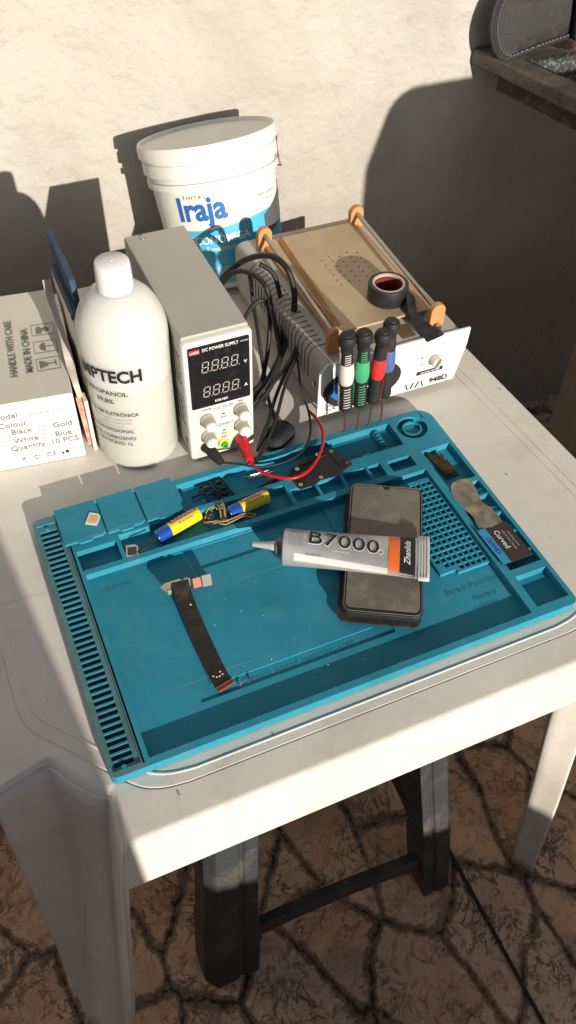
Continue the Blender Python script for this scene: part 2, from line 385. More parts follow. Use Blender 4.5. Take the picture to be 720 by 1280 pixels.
rs = [ring('skirt', -.046), ring('skirt', -.042, .0004)] + rnd_ + [ring('top', -.0002, .0026),
      ring('g', -.0002, 0), ring('g', -.0010, .0005), ring('g', -.0010, .0013), ring('g', -.0002, .0018), ring('g', -.0002, .0095), ring('g', .0005, .0101), ring('g', .0005, .0110), ring('g', -.0002, .0116), ring('g', -.0002, .0126), ring('g', -.0002, .030)]
b.loft(rs, PLAST, cap0=False, cap1=True)
b.build('tabletop', table, ang=26)
def leg_sheet(secs, curved=True):
    b = MB(); rings = []
    full = [spline([Vector((x,y,z)) for x, y in pts], 4) for z, pts in secs]
    for j in range(len(full[0])):
        pass
    cols = list(zip(*full))
    cols = [spline(list(c), 5) if curved else [c[0], c[0].lerp(c[1], .5)]+[c[1].lerp(c[2], k/8) for k in range(9)] for c in cols]
    rings = [[c[i] for c in cols] for i in range(len(cols[0]))]
    b.loft(rings, PLAST, closed=False, cap0=False, cap1=False)
    return b.build('leg', table, solid=.004, ang=80)
sk = [(TX0+x, TY0+y) for x, y in CT['skirt']]
ed_ = [(TX0+x, TY0+y) for x, y in CT['edge']]
lsk = [(x-.0012, y-.0022) for x, y in sk]
leg_sheet([(-.006, ed_), (-.046, lsk), (FZ, [(TX0+x, TY0+y) for x, y in LB])], False)
mir = lambda x: TX0+TX1-x
skr = [(mir(x), y) for x, y in sk]
leg_sheet([(-.040, [(.585,.014),(.575,.020),(.565,.022),(.545,.020),(.520,.018),(.490,.020),(.500,.005),(.520,-.015)]), (-.26, [(.590,.012),(.580,.018),(.565,.020),(.545,.018),(.525,.014),(.503,.006),(.520,-.008),(.536,-.020)]),
           (-.45, [(.595,.006),(.582,.008),(.565,.006),(.545,.002),(.530,-.004),(.517,-.009),(.527,-.026),(.537,-.042)]),
           (FZ, [(.600,-.002),(.590,-.010),(.575,-.018),(.560,-.025),(.535,-.034),(.511,-.038),(.520,-.052),(.529,-.066)])])
yb = lambda y: TY0+TY1-y
for mx in (lambda x: x, lambda x: mir(x)-.024):
    leg_sheet([(-.006, [(mx(x), yb(y)) for x, y in ed_]), (-.046, [(mx(x-.0015), yb(y-.001)) for x, y in sk]), (FZ, [(mx(x), yb(y)) for x, y in [(-.088,-.002),(-.088,-.010),(-.088,-.018),(-.087,-.030),(-.088,-.045),(-.082,-.050),(-.076,-.055),(-.070,-.058)]])])

# ------------------------------------------------------------------ black stool under the table
stool = thing('plastic_stool', (.225,.135,FZ), 'dusty black plastic stool pushed under the white table', 'stool')
def stool_leg(bx, by, tx, ty, w0, w1, d0, d1):
    b = MB(); rings = []
    for t, z in ((0,-.205),(.3,-.33),(.66,-.47),(.67,-.478),(.97,-.622),(1,FZ+.001)):
        x = tx+(bx-tx)*t; y = ty+(by-ty)*t; w = w1+(w0-w1)*t; d = d1+(d0-d1)*t
        if t > .665: w += .004; d += .004
        if t == 1: w -= .004; d -= .004
        sg = 1 if by < .135 else -1; sh = 1 if bx < .22 else -1
        # section: chamfered, ribbed outer corner
        pts = [(-w/2, d/2), (-w/2,-d*.22), (-w*.32,-d/2), (w*.10,-d/2), (w*.14,-d*.44), (w*.20,-d*.44), (w*.24,-d/2), (w/2,-d/2), (w/2,d/2)]
        rings.append([(x+sh*px, y+sg*py, z) for px, py in pts])
    b.loft(rings, STOOLM); b.build('leg', stool, bevel=.003, ang=35)
stool_leg(.073, -.004, .105, .045, .070, .060, .052, .042)
stool_leg(.388, -.012, .346, .042, .046, .044, .046, .042)
stool_leg(.073, .280, .105, .235, .060, .055, .046, .042)
stool_leg(.388, .280, .346, .235, .050, .048, .046, .042)
def bar(p0, p1, h, th):
    b = MB(); rings = []
    p0 = Vector(p0); p1 = Vector(p1); d = (p1-p0).normalized(); n = d.cross(Vector((0,0,1)))
    for i in range(13):
        t = i/12; p = p0.lerp(p1, t)+Vector((0,0,.014*math.sin(PI*t)))
        hh = h*(1+.35*abs(2*t-1)**3)
        rings.append([p+n*th/2+Vector((0,0,-hh/2)), p-n*th/2+Vector((0,0,-hh/2)), p-n*th/2+Vector((0,0,hh/2)), p+n*th/2+Vector((0,0,hh/2))])
    b.loft(rings, STOOLM); b.build('stretcher', stool, bevel=.002)
bar((.10,.0,-.545), (.370,-.008,-.545), .034, .014)
bar((.10,.28,-.545), (.370,.28,-.545), .034, .014)
bar((.075,.02,-.545), (.075,.26,-.545), .034, .014)
bar((.385,.02,-.545), (.385,.26,-.545), .034, .014)
b = MB(); b.loft([[(x,y,z) for x, y in rrect(.075+i,.375-i,.005+i,.270-i,.03,6)] for z, i in ((-.235,.0),(-.195,.004),(-.188,.012))], STOOLM); b.build('seat', stool)

# ------------------------------------------------------------------ teal repair mat (height field of real steps)
mat_t = thing('repair_mat', (.225,.147,0), 'teal silicone repair mat with trays, slotted strip and grid of pockets', 'mat')
W, D, H = .452, .294, .0118
rects = [(0, W, 0, D, H)]
rects += [(0,.0295,0,.004,H), (.003,.0265,.0055,.2850,.0100)]
ns = 40
for i in range(ns):
    y = .0115+i*(.2745-.0115)/(ns-1)
    rects.append((.0048,.0218, y-.0024, y+.0024, .0030))
rects += [(.0275,.0292,.004,.290,.0045),
          (.0335,.4035,.0065,.2075,.0040),                       # work area
          (.091,.280,.041,.2055,.0028), (.104,.262,.054,.178,.0042),   # stepped rectangle in the work area
          (.0320,.0715,.2135,.2385,.0030), (.0755,.2535,.2135,.2440,.0030),
          (.2575,.2840,.2155,.2345,.0035), (.2870,.3140,.2155,.2345,.0035), (.3170,.3440,.2155,.2345,.0035), (.3470,.3620,.2155,.2345,.0035),
          (.3700,.3980,.2165,.2330,.0030),
          (.1495,.4000,.2500,.2865,.0028),
          (.378,.386,.251,.286,.0062)]
for i in range(6): rects.append((.3795,.3845,.2535+i*.0055,.2565+i*.0055,.0082))
# pocket grid
px, py = .00640, .00690
rects.append((.3490,.4020,.0760,.1990,.0080))
cells = []
for j in range(17):
    for i in range(8):
        if j < 2 and i < (3 if j == 0 else 1)*1: continue
        x = .3515+i*px; y = .0785+j*py
        rects.append((x, x+px-.0016, y, y+py-.0018, .0042))
rects.append((.3490,.3665,.0755,.0800,.0040))
# right column
rects += [(.4120,.4475,.1780,.2330,.0035), (.4120,.4475,.0560,.1725,.0040), (.4120,.4475,.0100,.0475,.0030)]
for y in (.1650,.1380,.1110,.0850): rects.append((.4340,.4475,y-.013,y-.0105,.0105)); 
for y in (.1600,.1330,.1060): rects.append((.4400,.4475,y-.004,y+.003,.0085))
RC = (.4215,.2700); RR = .0195
rects.append((RC[0]-RR, RC[0]+RR, RC[1]-RR, RC[1]+RR, -1))
xs = set(); ys = set()
for r in rects: xs |= {round(r[0],5), round(r[1],5)}; ys |= {round(r[2],5), round(r[3],5)}
rad = {'bl': .006, 'br': .007, 'tr': .020, 'tl': .008}
for k in range(1, 6):
    xs |= {round(.008*k/6,5), round(W-.020*k/6,5)}; ys |= {round(.007*k/6,5), round(D-.020*k/6,5)}
xs |= {round(W-.020,5)}; ys |= {round(D-.020,5)}
xs = sorted(xs); ys = sorted(ys)
hgt = [[None]*(len(ys)-1) for _ in range(len(xs)-1)]
for r in rects:
    for i in range(len(xs)-1):
        cx = (xs[i]+xs[i+1])/2
        if not (r[0] < cx < r[1]): continue
        for j in range(len(ys)-1):
            cy = (ys[j]+ys[j+1])/2
            if r[2] < cy < r[3]: hgt[i][j] = r[4]
def roundc(x, y):
    for cx, cy, R, sx, sy in ((0,0,.006,1,1),(W,0,.007,-1,1),(W,D,.018,-1,-1),(0,D,.007,1,-1)):
        u = R-(x-cx)*sx; v = R-(y-cy)*sy
        if u > 1e-6 and v > 1e-6:
            m_ = max(u, v); l = math.hypot(u, v); s_ = m_/l
            return cx+sx*(R-u*s_), cy+sy*(R-v*s_)
    return x, y
b = MB(); vid = {}
V = []; F = []
def vv(i, j, z):
    k = (i, j, round(z, 5))
    if k not in vid: x, y = roundc(xs[i], ys[j]); vid[k] = len(V); V.append((x, y, z))
    return vid[k]
nx, ny = len(xs)-1, len(ys)-1
hh = lambda i, j: (hgt[i][j] if 0 <= i < nx and 0 <= j < ny else 0.0)
for i in range(nx):
    for j in range(ny):
        h = hh(i, j)
        if h > 0: F.append((vv(i,j,h), vv(i+1,j,h), vv(i+1,j+1,h), vv(i,j+1,h)))
for i in range(nx+1):
    for j in range(ny):
        a, c = hh(i-1, j), hh(i, j)
        if a != c:
            a = max(a, 0.001); c = max(c, 0.001)
            if abs(a-c) > 1e-6: F.append((vv(i,j,a), vv(i,j,c), vv(i,j+1,c), vv(i,j+1,a)))
for i in range(nx):
    for j in range(ny+1):
        a, c = hh(i, j-1), hh(i, j)
        if a != c:
            a = max(a, 0.001); c = max(c, 0.001)
            if abs(a-c) > 1e-6: F.append((vv(i,j,a), vv(i,j,c), vv(i+1,j,c), vv(i+1,j,a)))
b.add(V, [f for f in F if sum(V[i][0] for i in f)/len(f) > .0290 or max(V[i][2] for i in f)-min(V[i][2] for i in f) > .001], TEAL)
b.add(V, [f for f in F if not (sum(V[i][0] for i in f)/len(f) > .0290 or max(V[i][2] for i in f)-min(V[i][2] for i in f) > .001) and V[f[0]][2] > .005], STRIPM)
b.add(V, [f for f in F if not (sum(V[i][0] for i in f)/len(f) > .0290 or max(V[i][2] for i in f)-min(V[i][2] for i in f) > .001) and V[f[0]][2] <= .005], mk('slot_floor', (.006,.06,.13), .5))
# round ring pocket filling the square hole
n = 56
def sq(t):
    c, s = math.cos(t), math.sin(t); k = RR/max(abs(c), abs(s)); return (RC[0]+c*k, RC[1]+s*k)
ringsr = [[(*sq(2*PI*k/n), H) for k in range(n)]]
for r, z in ((.0172,H),(.0172,.0035),(.0112,.0035),(.0112,.0108),(.0092,.0108),(.0092,.0078),(.0002,.0078)):
    ringsr.append([(RC[0]+r*math.cos(2*PI*k/n), RC[1]+r*math.sin(2*PI*k/n), z) for k in range(n)])
b.loft(ringsr, TEAL, cap0=False, cap1=True)
me_o = b.build('tray_base', mat_t, smooth=True, ang=30)
bm = bmesh.new(); bm.from_mesh(me_o.data)
bmesh.ops.remove_doubles(bm, verts=bm.verts, dist=1e-6)
bmesh.ops.dissolve_limit(bm, angle_limit=math.radians(1), verts=bm.verts, edges=bm.edges, delimit={'MATERIAL'})
bm.to_mesh(me_o.data); bm.free()
for p_ in me_o.data.polygons: p_.use_smooth = False
d = me_o.modifiers.new('bevel', 'BEVEL'); d.width = .00045; d.segments = 1; d.limit_method = 'ANGLE'; d.angle_limit = math.radians(50)
# hinged lids
for x0, x1 in ((.0235,.0650),(.0672,.1055),(.1075,.1460)):
    b = MB(); cxm = (x0+x1)/2
    pts = [(x0,.297),(x0,.2480),(cxm-.008,.2480),(cxm-.006,.2455),(cxm+.006,.2455),(cxm+.008,.2480),(x1-.003,.2480),(x1,.2505),(x1,.297)]
    b.prism(pts, .0122, .0152, TEAL)
    b.build('lid', mat_t, bevel=.0006)
for y in (.2795,.0072):
    b = MB(); b.lathe([(.0024,.0098),(.0024,.0112),(.0018,.0118)], TEAL, 16, Matrix.Translation((.0125,y,0))); b.build('peg', mat_t)
# embossed writing
b = MB()
text(b, 'Circuit board location area', .0085, TEALD, tmat((.185,.0470,.0031),(1,0,0),(0,1,0)), spacing=1.15)
text(b, 'Screw Position', .0085, TEALD, tmat((.372,.0600,.0043),(1,0,0),(0,1,0)), spacing=1.1)
text(b, 'Memory', .0075, TEALD, tmat((.378,.0450,.0043),(1,0,0),(0,1,0)))
text(b, 'Location', .0075, TEALD, tmat((.375,.0350,.0043),(1,0,0),(0,1,0)))
text(b, 'repair mat', .007, TEALD, tmat((.058,.1900,.0043),(1,0,0),(0,1,0)))
b.build('embossed_lettering', mat_t, smooth=False)

# ------------------------------------------------------------------ things on the mat
def battery(label, p0, p1, r=.0072):
    p0 = Vector(p0); p1 = Vector(p1); ax = (p1-p0); L = ax.length; ax.normalize()
    q = ax.to_track_quat('Z', 'X').to_matrix().to_4x4(); q.translation = p0
    t = thing('aa_battery', p0.lerp(p1,.5), label, 'battery', 'AA batteries in the mat tray')
    b = MB(); b.lathe([(r*.92,.0011),(r,.0018),(r,L*.30)], BATB, 32, q); b.lathe([(r,L*.30),(r,L-.0012),(r*.95,L-.0002)], BATY, 32, q); b.build('casing', t)
    b = MB(); b.lathe([(r*.80,0.0004),(r*.80,.0012)], STEEL, 24, q); b.build('end_cap', t)
    # RAYOVAC band wrapped on the top of the cell
    up = Vector((0,0,1)); side = up.cross(ax).normalized()   # across, pointing away from camera
    def fn(p, off=.0003):
        a = p.y/r; rr = r+off
        base = p0+ax*(L*.66+p.x)
        return base + (-Vector((0,0,-1))*math.cos(a)*rr + side*math.sin(a)*rr)
    b = MB()
    n = 14
    V_ = []; F_ = []
    for i in range(2):
        for k in range(n):
            V_.append(fn(Vector(((-.0155 if i == 0 else .0155), .0003+.0052*k/(n-1), 0)), .00018))
    for k in range(n-1): F_.append((k,k+1,k+1+n,k+n))
    b.add(V_, F_, REDI)
    text(b, 'RAYOVAC', .0058, WHI, lambda p: fn(p+Vector((0,.0029,0)), .0004), bold=.02, sx=1.0)
    text(b, 'Zinco Carvao', .0030, BATB, lambda p: fn(p+Vector((0,-.0035,0)), .0004))
    b.build('lettering', t, smooth=False)
battery('yellow and blue AA battery in direct sun left of the rubber bands', (.1095,.2275,.0105), (.1590,.2415,.0108))
battery('yellow and blue AA battery half in shade right of the rubber bands', (.1870,.2300,.0105), (.2330,.2368,.0108))

b = MB()
for k, (cx, cy, rx, ry, a) in enumerate(((.1730,.2340,.0125,.0085,.3),(.1735,.2335,.0105,.0100,1.4))):
    pts = [(cx+rx*math.cos(t)*math.cos(a)-ry*math.sin(t)*math.sin(a), cy+rx*math.cos(t)*math.sin(a)+ry*math.sin(t)*math.cos(a), .0075+.004*math.sin(2*t+k)) for t in [2*PI*i/14 for i in range(15)]]
    b.tube(pts, .0008, RUBB, 6, 4)
tag(b.build('rubber_band'), 'tan rubber band coiled between the two batteries', 'rubber band')
b = MB(); b.tube([(.1700,.2240,.0135),(.1780,.2190,.0138),(.1900,.2195,.0140),(.2000,.2225,.0118),(.2085,.2200,.0110),(.2120,.2180,.0105),(.2070,.2165,.0105),(.1990,.2195,.0118),(.1890,.2165,.0140),(.1770,.2150,.0138),(.1700,.2240,.0135)], .0008, RUBB, 6, 5)
tag(b.build('rubber_band'), 'stretched tan rubber band lying over the tray rim below the shaded battery', 'rubber band')
b = MB(); b.tube([(.180,.247,.0045),(.1850,.2450,.013),(.1845,.236,.015),(.182,.226,.0125),(.184,.2175,.006)], .0012, RUBB, 6, 5); b.tube([(.1765,.246,.0045),(.1805,.2440,.012),(.1795,.236,.0142),(.178,.226,.0115),(.1795,.2180,.006)], .0010, RUBB, 6, 5)
tag(b.build('rubber_band'), 'twisted tan rubber band standing up against the shaded battery', 'rubber band')
b = MB(); b.lathe([(.0042,0),(.0042,.004),(.003,.0045)], GREYF, 20, Matrix.Translation((.1700,.2365,.0035))); b.lathe([(.0012,.0046),(.0012,.0052)], STEEL, 10, Matrix.Translation((.1700,.2365,.0035)))
tag(b.build('camera_module'), 'tiny grey camera module inside the coiled rubber band', 'phone part')

# sim cards
def simcard(loc, rz, label, mats):
    M = Matrix.Translation(loc) @ Matrix.Rotation(rz, 4, 'Z')
    t = thing('sim_card', loc, label, 'SIM card')
    b = MB(); b.prism([(-.006,-.0075),(.006,-.0075),(.006,.0045),(.003,.0075),(-.006,.0075)], 0, .0008, mats[0], M); b.build('card', t)
    b = MB(); b.prism(rrect(-.0045,.0045,-.0055,.0045,.001,3), .0008, .0010, mats[1], M); b.build('contact_pad', t)
simcard((.0580,.2705,.0154), -.55, 'gold contact SIM card with white edge on the leftmost mat lid', (WHITEP, GOLD))
t_ = simcard((.0835,.2255,.0042), -.25, 'small silver SIM tray in the narrow pocket below the middle lid', (STEEL, GREYF))
b = MB(); b.tube([(.087,.2170,.010),(.0905,.2195,.0125),(.095,.2220,.0125),(.1035,.2265,.0125),(.1050,.2235,.0125),(.0990,.2185,.0125),(.0920,.2165,.0125),(.0890,.2150,.0120)], .00055, INK, 6, 5)
tag(b.build('wire_loop'), 'thin bent wire loop beside the silver SIM tray', 'wire')

# black camera bracket
b = MB(); M = Matrix.Translation((.1880,.2690,.0045)) @ Matrix.Rotation(.15, 4, 'Z')
def ringp(b, cx, cy, r0, r1, z0, z1, mat, M, n=20):
    rings = [[(cx+r*math.cos(2*PI*k/n), cy+r*math.sin(2*PI*k/n), z) for k in range(n)] for r, z in ((r0,z0),(r0,z1),(r1,z1),(r1,z0),(r0,z0))]
    b.loft(rings, mat, cap0=False, cap1=False, M=M)
for cx, cy, r in ((-.008,.004,.0068),(-.009,-.008,.0068),(.006,.006,.0052),(.006,-.006,.0056)): ringp(b, cx, cy, r, r-.0014, 0, .0035, BLACKP, M)
b.box(-.017,.013,-.0158,-.0145,.0,.0025,BLACKP,M); b.box(-.017,.013,.0115,.0128,.0,.0025,BLACKP,M); b.box(.0118,.0130,-.0150,.0120,0,.003,BLACKP,M); b.box(-.0015,.0000,-.0145,.0115,0,.0025,BLACKP,M)
b.box(-.030,-.016,-.012,-.0105,0,.002,BLACKP,M); b.box(-.034,-.026,-.016,-.013,0,.002,BLACKP,M); b.box(-.028,-.015,.003,.0045,0,.002,BLACKP,M)
tag(b.build('camera_bracket', bevel=.0003), 'black plastic camera bracket with round holes in the upper tray', 'phone part')
# black mid plate (shield)
M = Matrix.Translation((.3020,.2530,.0125)) @ Matrix.Rotation(.14, 4, 'Z') @ Matrix.Rotation(.06, 4, 'X')
t = thing('phone_back_frame', (.302,.253,.012), 'black phone inner frame lying across the upper tray under the red wire', 'phone part')
b = MB(); b.prism([(-.038,-.0170),(-.020,-.0190),(-.012,-.0165),(.006,-.0200),(.0300,-.0140),(.0310,.0010),(.0270,.0020),(.0250,.0160),(.0040,.0185),(.0000,.0160),(-.0180,.0180),(-.0230,.0120),(-.0300,.0130),(-.0380,.0060)], 0, .0011, BLACKP, M)
b.box(-.020,.014,.0100,.0113,.001,.0022,BLACKP,M); b.box(-.030,-.0288,-.015,.004,.001,.0022,BLACKP,M); b.box(.016,.0172,-.012,.012,.001,.0022,BLACKP,M)
b.build('plate', t, bevel=.0003)
for cx, cy in ((-.034,-.012),(-.026,.008),(.020,.012),(.026,-.010),(-.010,-.014),(.004,.015)):
    b = MB(); ringp(b, cx, cy, .0022, .0009, .0008, .0019, STEEL, M, 10); b.build('screw_boss', t)
b = MB()
for k, (x0,y0,x1,y1,w) in enumerate(((.3300,.2445,.3620,.2560,.0011),(.3330,.2400,.3640,.2500,.0009))):
    pass
b.tube([(.325,.2430,.0080),(.345,.2500,.0075),(.3605,.2555,.0065)], .0013, STEEL, 8, 3); b.tube([(.327,.2385,.0080),(.347,.2430,.0075),(.3635,.2480,.0062)], .0015, mk('dark_brass',(.25,.13,.09),.35,metal=.7), 8, 3)
tag(b.build('tweezers'), 'thin steel tweezers half hidden under the black phone frame', 'tweezers')
b = MB(); M = Matrix.Translation((.2350,.2560,.0042)) @ Matrix.Rotation(.25, 4, 'Z')
b.box(-.022,.020,-.002,.0015,0,.0022,BLACKP,M); b.box(-.006,.0,-.006,.0,0,.002,BLACKP,M); b.lathe([(.003,0),(.003,.003)], BLACKP, 14, M@Matrix.Translation((.008,-.002,0))); b.box(.010,.016,.0012,.004,0,.0025,GREYF,M)
tag(b.build('side_flex', bevel=.0003), 'short black flex strip with button in the upper tray left of the phone frame', 'phone part')
b = MB()
for dx in (0,.0035): b.tube([(.222+dx,.2770-dx,.0045),(.240+dx,.2760-dx,.0045),(.2500+dx,.2765-dx,.0045)], .0006, STEEL, 6, 3)
tag(b.build('wire_pair'), 'pair of thin bare wires below the red banana plug', 'wire')

# flex cable in work area
t = thing('display_flex', (.11,.11,.005), 'long black flex ribbon cable with copper connector on the mat work area', 'flex cable')
P = [(.1130,.1640,.0150),(.1125,.1590,.0130),(.1119,.1480,.0085),(.1117,.1370,.0068),(.1115,.1130,.0060),(.1119,.0900,.0056),(.1128,.0670,.0052),(.1139,.0500,.0050)]
S = spline([Vector(p) for p in P], 5); b = MB(); rings = []
for i, p in enumerate(S):
    tt = (S[min(i+1,len(S)-1)]-S[max(i-1,0)]).normalized(); s_ = tt.cross(Vector((0,0,1))).normalized()
    w = .0082
    rings.append([p-s_*w+Vector((0,0,-.0002)), p+s_*w+Vector((0,0,-.0002)), p+s_*w+Vector((0,0,.0002)), p-s_*w+Vector((0,0,.0002))])
b.loft(rings, FLEXM); b.build('ribbon', t)
b = MB(); M = Matrix.Translation((.1150,.0490,.0050)) @ Matrix.Rotation(.22, 4, 'Z'); b.box(-.0080,.0080,-.0022,.0020,0,.0010,CUFLEX,M); b.box(-.0085,.0085,-.0034,-.0022,0,.0018,CUFLEX,M); b.build('end_connector', t)
Mf = Matrix.Translation((.1180,.1585,.0045)) @ Matrix.Rotation(-.10, 4, 'Z') @ Matrix.Rotation(math.radians(62), 4, 'X')
b = MB(); b.box(-.0190,-.0080,.0005,.0058,-.001,.0012,GREYF,Mf); b.box(.0060,.0145,.0010,.0115,-.0008,.0012,CUFLEX,Mf); b.box(.0150,.0245,.0000,.0125,-.0008,.0012,GREYF,Mf); b.box(.0045,.0060,.0,.0120,-.0004,.0014,BLACKP,Mf); b.build('board_connector', t, bevel=.0006)
b = MB(); b.prism([(-.0250,.0100),(-.0180,.0020),(-.0080,.0010),(.0040,.0040),(.0045,.0120),(.0010,.0138),(-.0030,.0120),(-.0060,.0142),(-.0200,.0130)], -.0004, .0000, mk('amber_film',(.10,.085,.05),.25), Mf); b.build('film_flap', t)
b = MB(); b.lathe([(.0009,0),(.0009,.0003)], WHI, 10, Matrix.Translation((.1150,.1400,.0074)))
for dx, dy in ((-.0040,.001),(.0030,.003),(-.0015,-.001),(.0012,-.001),(.0042,.0000)): b.box(.1125+dx-.0008,.1125+dx+.0008,.0600+dy-.0004,.0600+dy+.0004,.0056,.0060,WHI)
b.build('solder_mark', t, smooth=False)
for i, (x, y, rz, lab) in enumerate(((.1265,.0440,.5,'tiny loose screw just right of the flex ribbon end'),(.1375,.0452,1.2,'tiny loose screw farther right of the flex ribbon end'))):
    M = Matrix.Translation((x,y,.0043)) @ Matrix.Rotation(rz,4,'Z') @ Matrix.Rotation(1.3,4,'Y')
    b = MB(); b.lathe([(.0013,0),(.0013,.0008),(.0006,.0009),(.0006,.0042)], STEEL, 10, M); tag(b.build('screw'), lab, 'screw')

# phone
PC = Vector((.3105,.1255,.0150)); 
ax = Vector((.079,.143,.0)).normalized(); 
Mp = Matrix.Translation(PC) @ Matrix.Rotation(math.atan2(ax.y, ax.x)-PI/2, 4, 'Z') @ Matrix.Rotation(.012, 4, 'X')
t = thing('smartphone', PC, 'black smartphone with dusty blank screen lying under the glue tube', 'phone')
Lx, Ly = .0375, .0810
b = MB(); b.loft([[(x,y,z) for x, y in rrect(-Lx+i,Lx-i,-Ly+i,Ly-i,.008,8)] for z, i in ((-.0048,.0015),(-.0035,.0003),(.0022,.0),(.0032,.0008))], BLACKP, M=Mp); b.build('body', t)
b = MB(); b.loft([[(x-.0022,y-.0022,z) for x, y in rrect(-Lx-.0015,Lx+.0012,-Ly-.003,Ly-.004,.009,8)] for z in (-.0062,-.0046)], mk('loose_back',(.022,.020,.018),.6,dust=.6,dustcol=(.18,.16,.13),dscale=110), M=Mp); b.build('back_cover', t)
b = MB(); pr = rrect(-Lx+.0032,Lx-.0032,-Ly+.0060,Ly-.0035,.005,8); b.loft([[(x,y,z) for x, y in pr] for z in (.0030,.0037)], SCR, M=Mp); b.build('screen', t)
b = MB(); b.prism([(-.004,Ly-.0030),(-.0022,Ly-.0068),(.0022,Ly-.0068),(.004,Ly-.0030)], .0036,.0040, BLACKP, Mp); b.box(-.008,.008,Ly-.0024,Ly-.0018,.0030,.0037,GREYF,Mp); b.build('camera_notch', t)
b = MB(); zz = .0034
pts = [(x,y,zz) for x, y in rrect(-Lx+.0014,Lx-.0014,-Ly+.0022,Ly-.0016,.007,6)]; b.tube(pts+[pts[0]], .00035, GREYF, 5, 1, Mp); b.build('rim_line', t)

# glue tube
t = thing('glue_tube', (.27,.135,.02), 'silver tube of B7000 glue with orange band lying across the phone', 'glue tube')
A = Vector((.2170,.1590,.0235)); B_ = Vector((.3350,.0920,.0262)); axd = (B_-A).normalized(); Lt = (B_-A).length
sd = Vector((0,0,1)).cross(axd).normalized()  # towards the back (+y)
upv = axd.cross(sd).normalized()*1
if upv.z < 0: upv = -upv
def ab(s):   # half width, half height
    u = max(0, min(1, s/Lt)); 
    return (.0178+(.0255-.0178)*u, .0178*(1-u)**.85+.0008)
def tp(s, w, off=0):
    a, h = ab(s); w = max(-.999*a, min(.999*a, w))
    return A+axd*s+sd*w+upv*((h+off)*math.sqrt(max(0,1-(w/a)**2)) + off*.2)
def tring(s, k=1.):
    a, h = ab(s); n = 36
    return [A+axd*s+sd*(a*k*math.cos(2*PI*j/n))+upv*(h*k*math.sin(2*PI*j/n)) for j in range(n)]
b = MB(); rings = [tring(0,.45), tring(0,.9), tring(.0012,1)]
for i in range(1, 25): rings.append(tring(Lt*i/24*.97))
b.loft(rings, TUBEM); b.build('tube_body', t, ang=50)
b = MB(); rings = []
for s, a, h in ((Lt*.955,.0262,.0024),(Lt*.965,.0268,.0026),(Lt*1.03,.0270,.0024),(Lt*1.035,.0266,.0018)):
    n = 20; rings.append([A+axd*s+sd*(a*max(-1,min(1,1.15*math.cos(2*PI*j/n))))+upv*(h*max(-1,min(1,1.3*math.sin(2*PI*j/n)))) for j in range(n)])
b.loft(rings, TUBEW); 
for k in (.975,.995,1.015): 
    s = Lt*k; b.loft([[A+axd*(s+d_)+sd*w+upv*.0030 for w in (-.026,.026)]+[A+axd*(s+d_)+sd*w+upv*.0022 for w in (.026,-.026)] for d_ in (0,.0006)], mk('crimp_line',(.45,.44,.42),.5))
b.build('crimp', t, bevel=.0003)
# nozzle
q = (-axd).to_track_quat('Z','Y').to_matrix().to_4x4(); q.translation = A
b = MB(); b.lathe([(.0085,-.001),(.0085,.006),(.0055,.0075)], mk('grey_collar',(.16,.15,.14),.4), 24, q); b.build('collar', t)
b = MB(); b.lathe([(.0052,.0070),(.0044,.0120),(.0040,.0125),(.0024,.0290),(.0016,.0300)], NOZ, 20, q); b.build('nozzle', t)
def patch(b, s0, s1, w0, w1, mat, off, n=14, frac=False):
    V_ = []; F_ = []
    for i in range(7):
        s = s0+(s1-s0)*i/6; a = ab(s)[0]
        for k in range(n):
            w = w0+(w1-w0)*k/(n-1)
            V_.append(tp(s, w*a if frac else w, off))
    for i in range(6):
        for k in range(n-1): F_.append((i*n+k, i*n+k+1, (i+1)*n+k+1, (i+1)*n+k))
    b.add(V_, F_, mat)
b = MB()
patch(b, Lt*.745, Lt*.825, -.985, .97, ORI, .0003, frac=True)
patch(b, Lt*.825, Lt*.935, -.985, .97, INK, .0003, frac=True)
patch(b, .012, Lt*.745, -.985, -.80, TUBEW, .0003, frac=True)
text(b, 'B7000', .0235, WHI, lambda p: tp(.0580+p.x, .0015+p.y, .0004), bold=.030, sx=1.14, spacing=1.02)
text(b, 'B7000', .0235, INK, lambda p: tp(.0580+p.x, .0015+p.y, .0007), bold=.006, sx=1.14, spacing=1.02)
text(b, 'Zhanlida', .0085, WHI, lambda p: tp(Lt*.880-p.y, .002+p.x, .0007), shear=.3, bold=.01)
text(b, 'ADHESIVE', .0034, INKG, lambda p: tp(.030+p.x, -.0152+p.y*.7, .0007))
for k in range(5): text(b, 'glue for glass and frame', .0022, INKG, lambda p, k=k: tp(.0085-p.y+k*.0030-.002, .001+p.x, .0006))
text(b, 'multi purpose glue', .0022, WHI, lambda p: tp(.056+p.x, -.0095+p.y, .0006))
b.tube([tp(.0935+.0030*math.cos(q_), -.0030+.0024*math.sin(q_), .0006) for q_ in [2*PI*k/14 for k in range(15)]], .0002, WHI, 4, 1)
b.build('lettering', t, smooth=False)

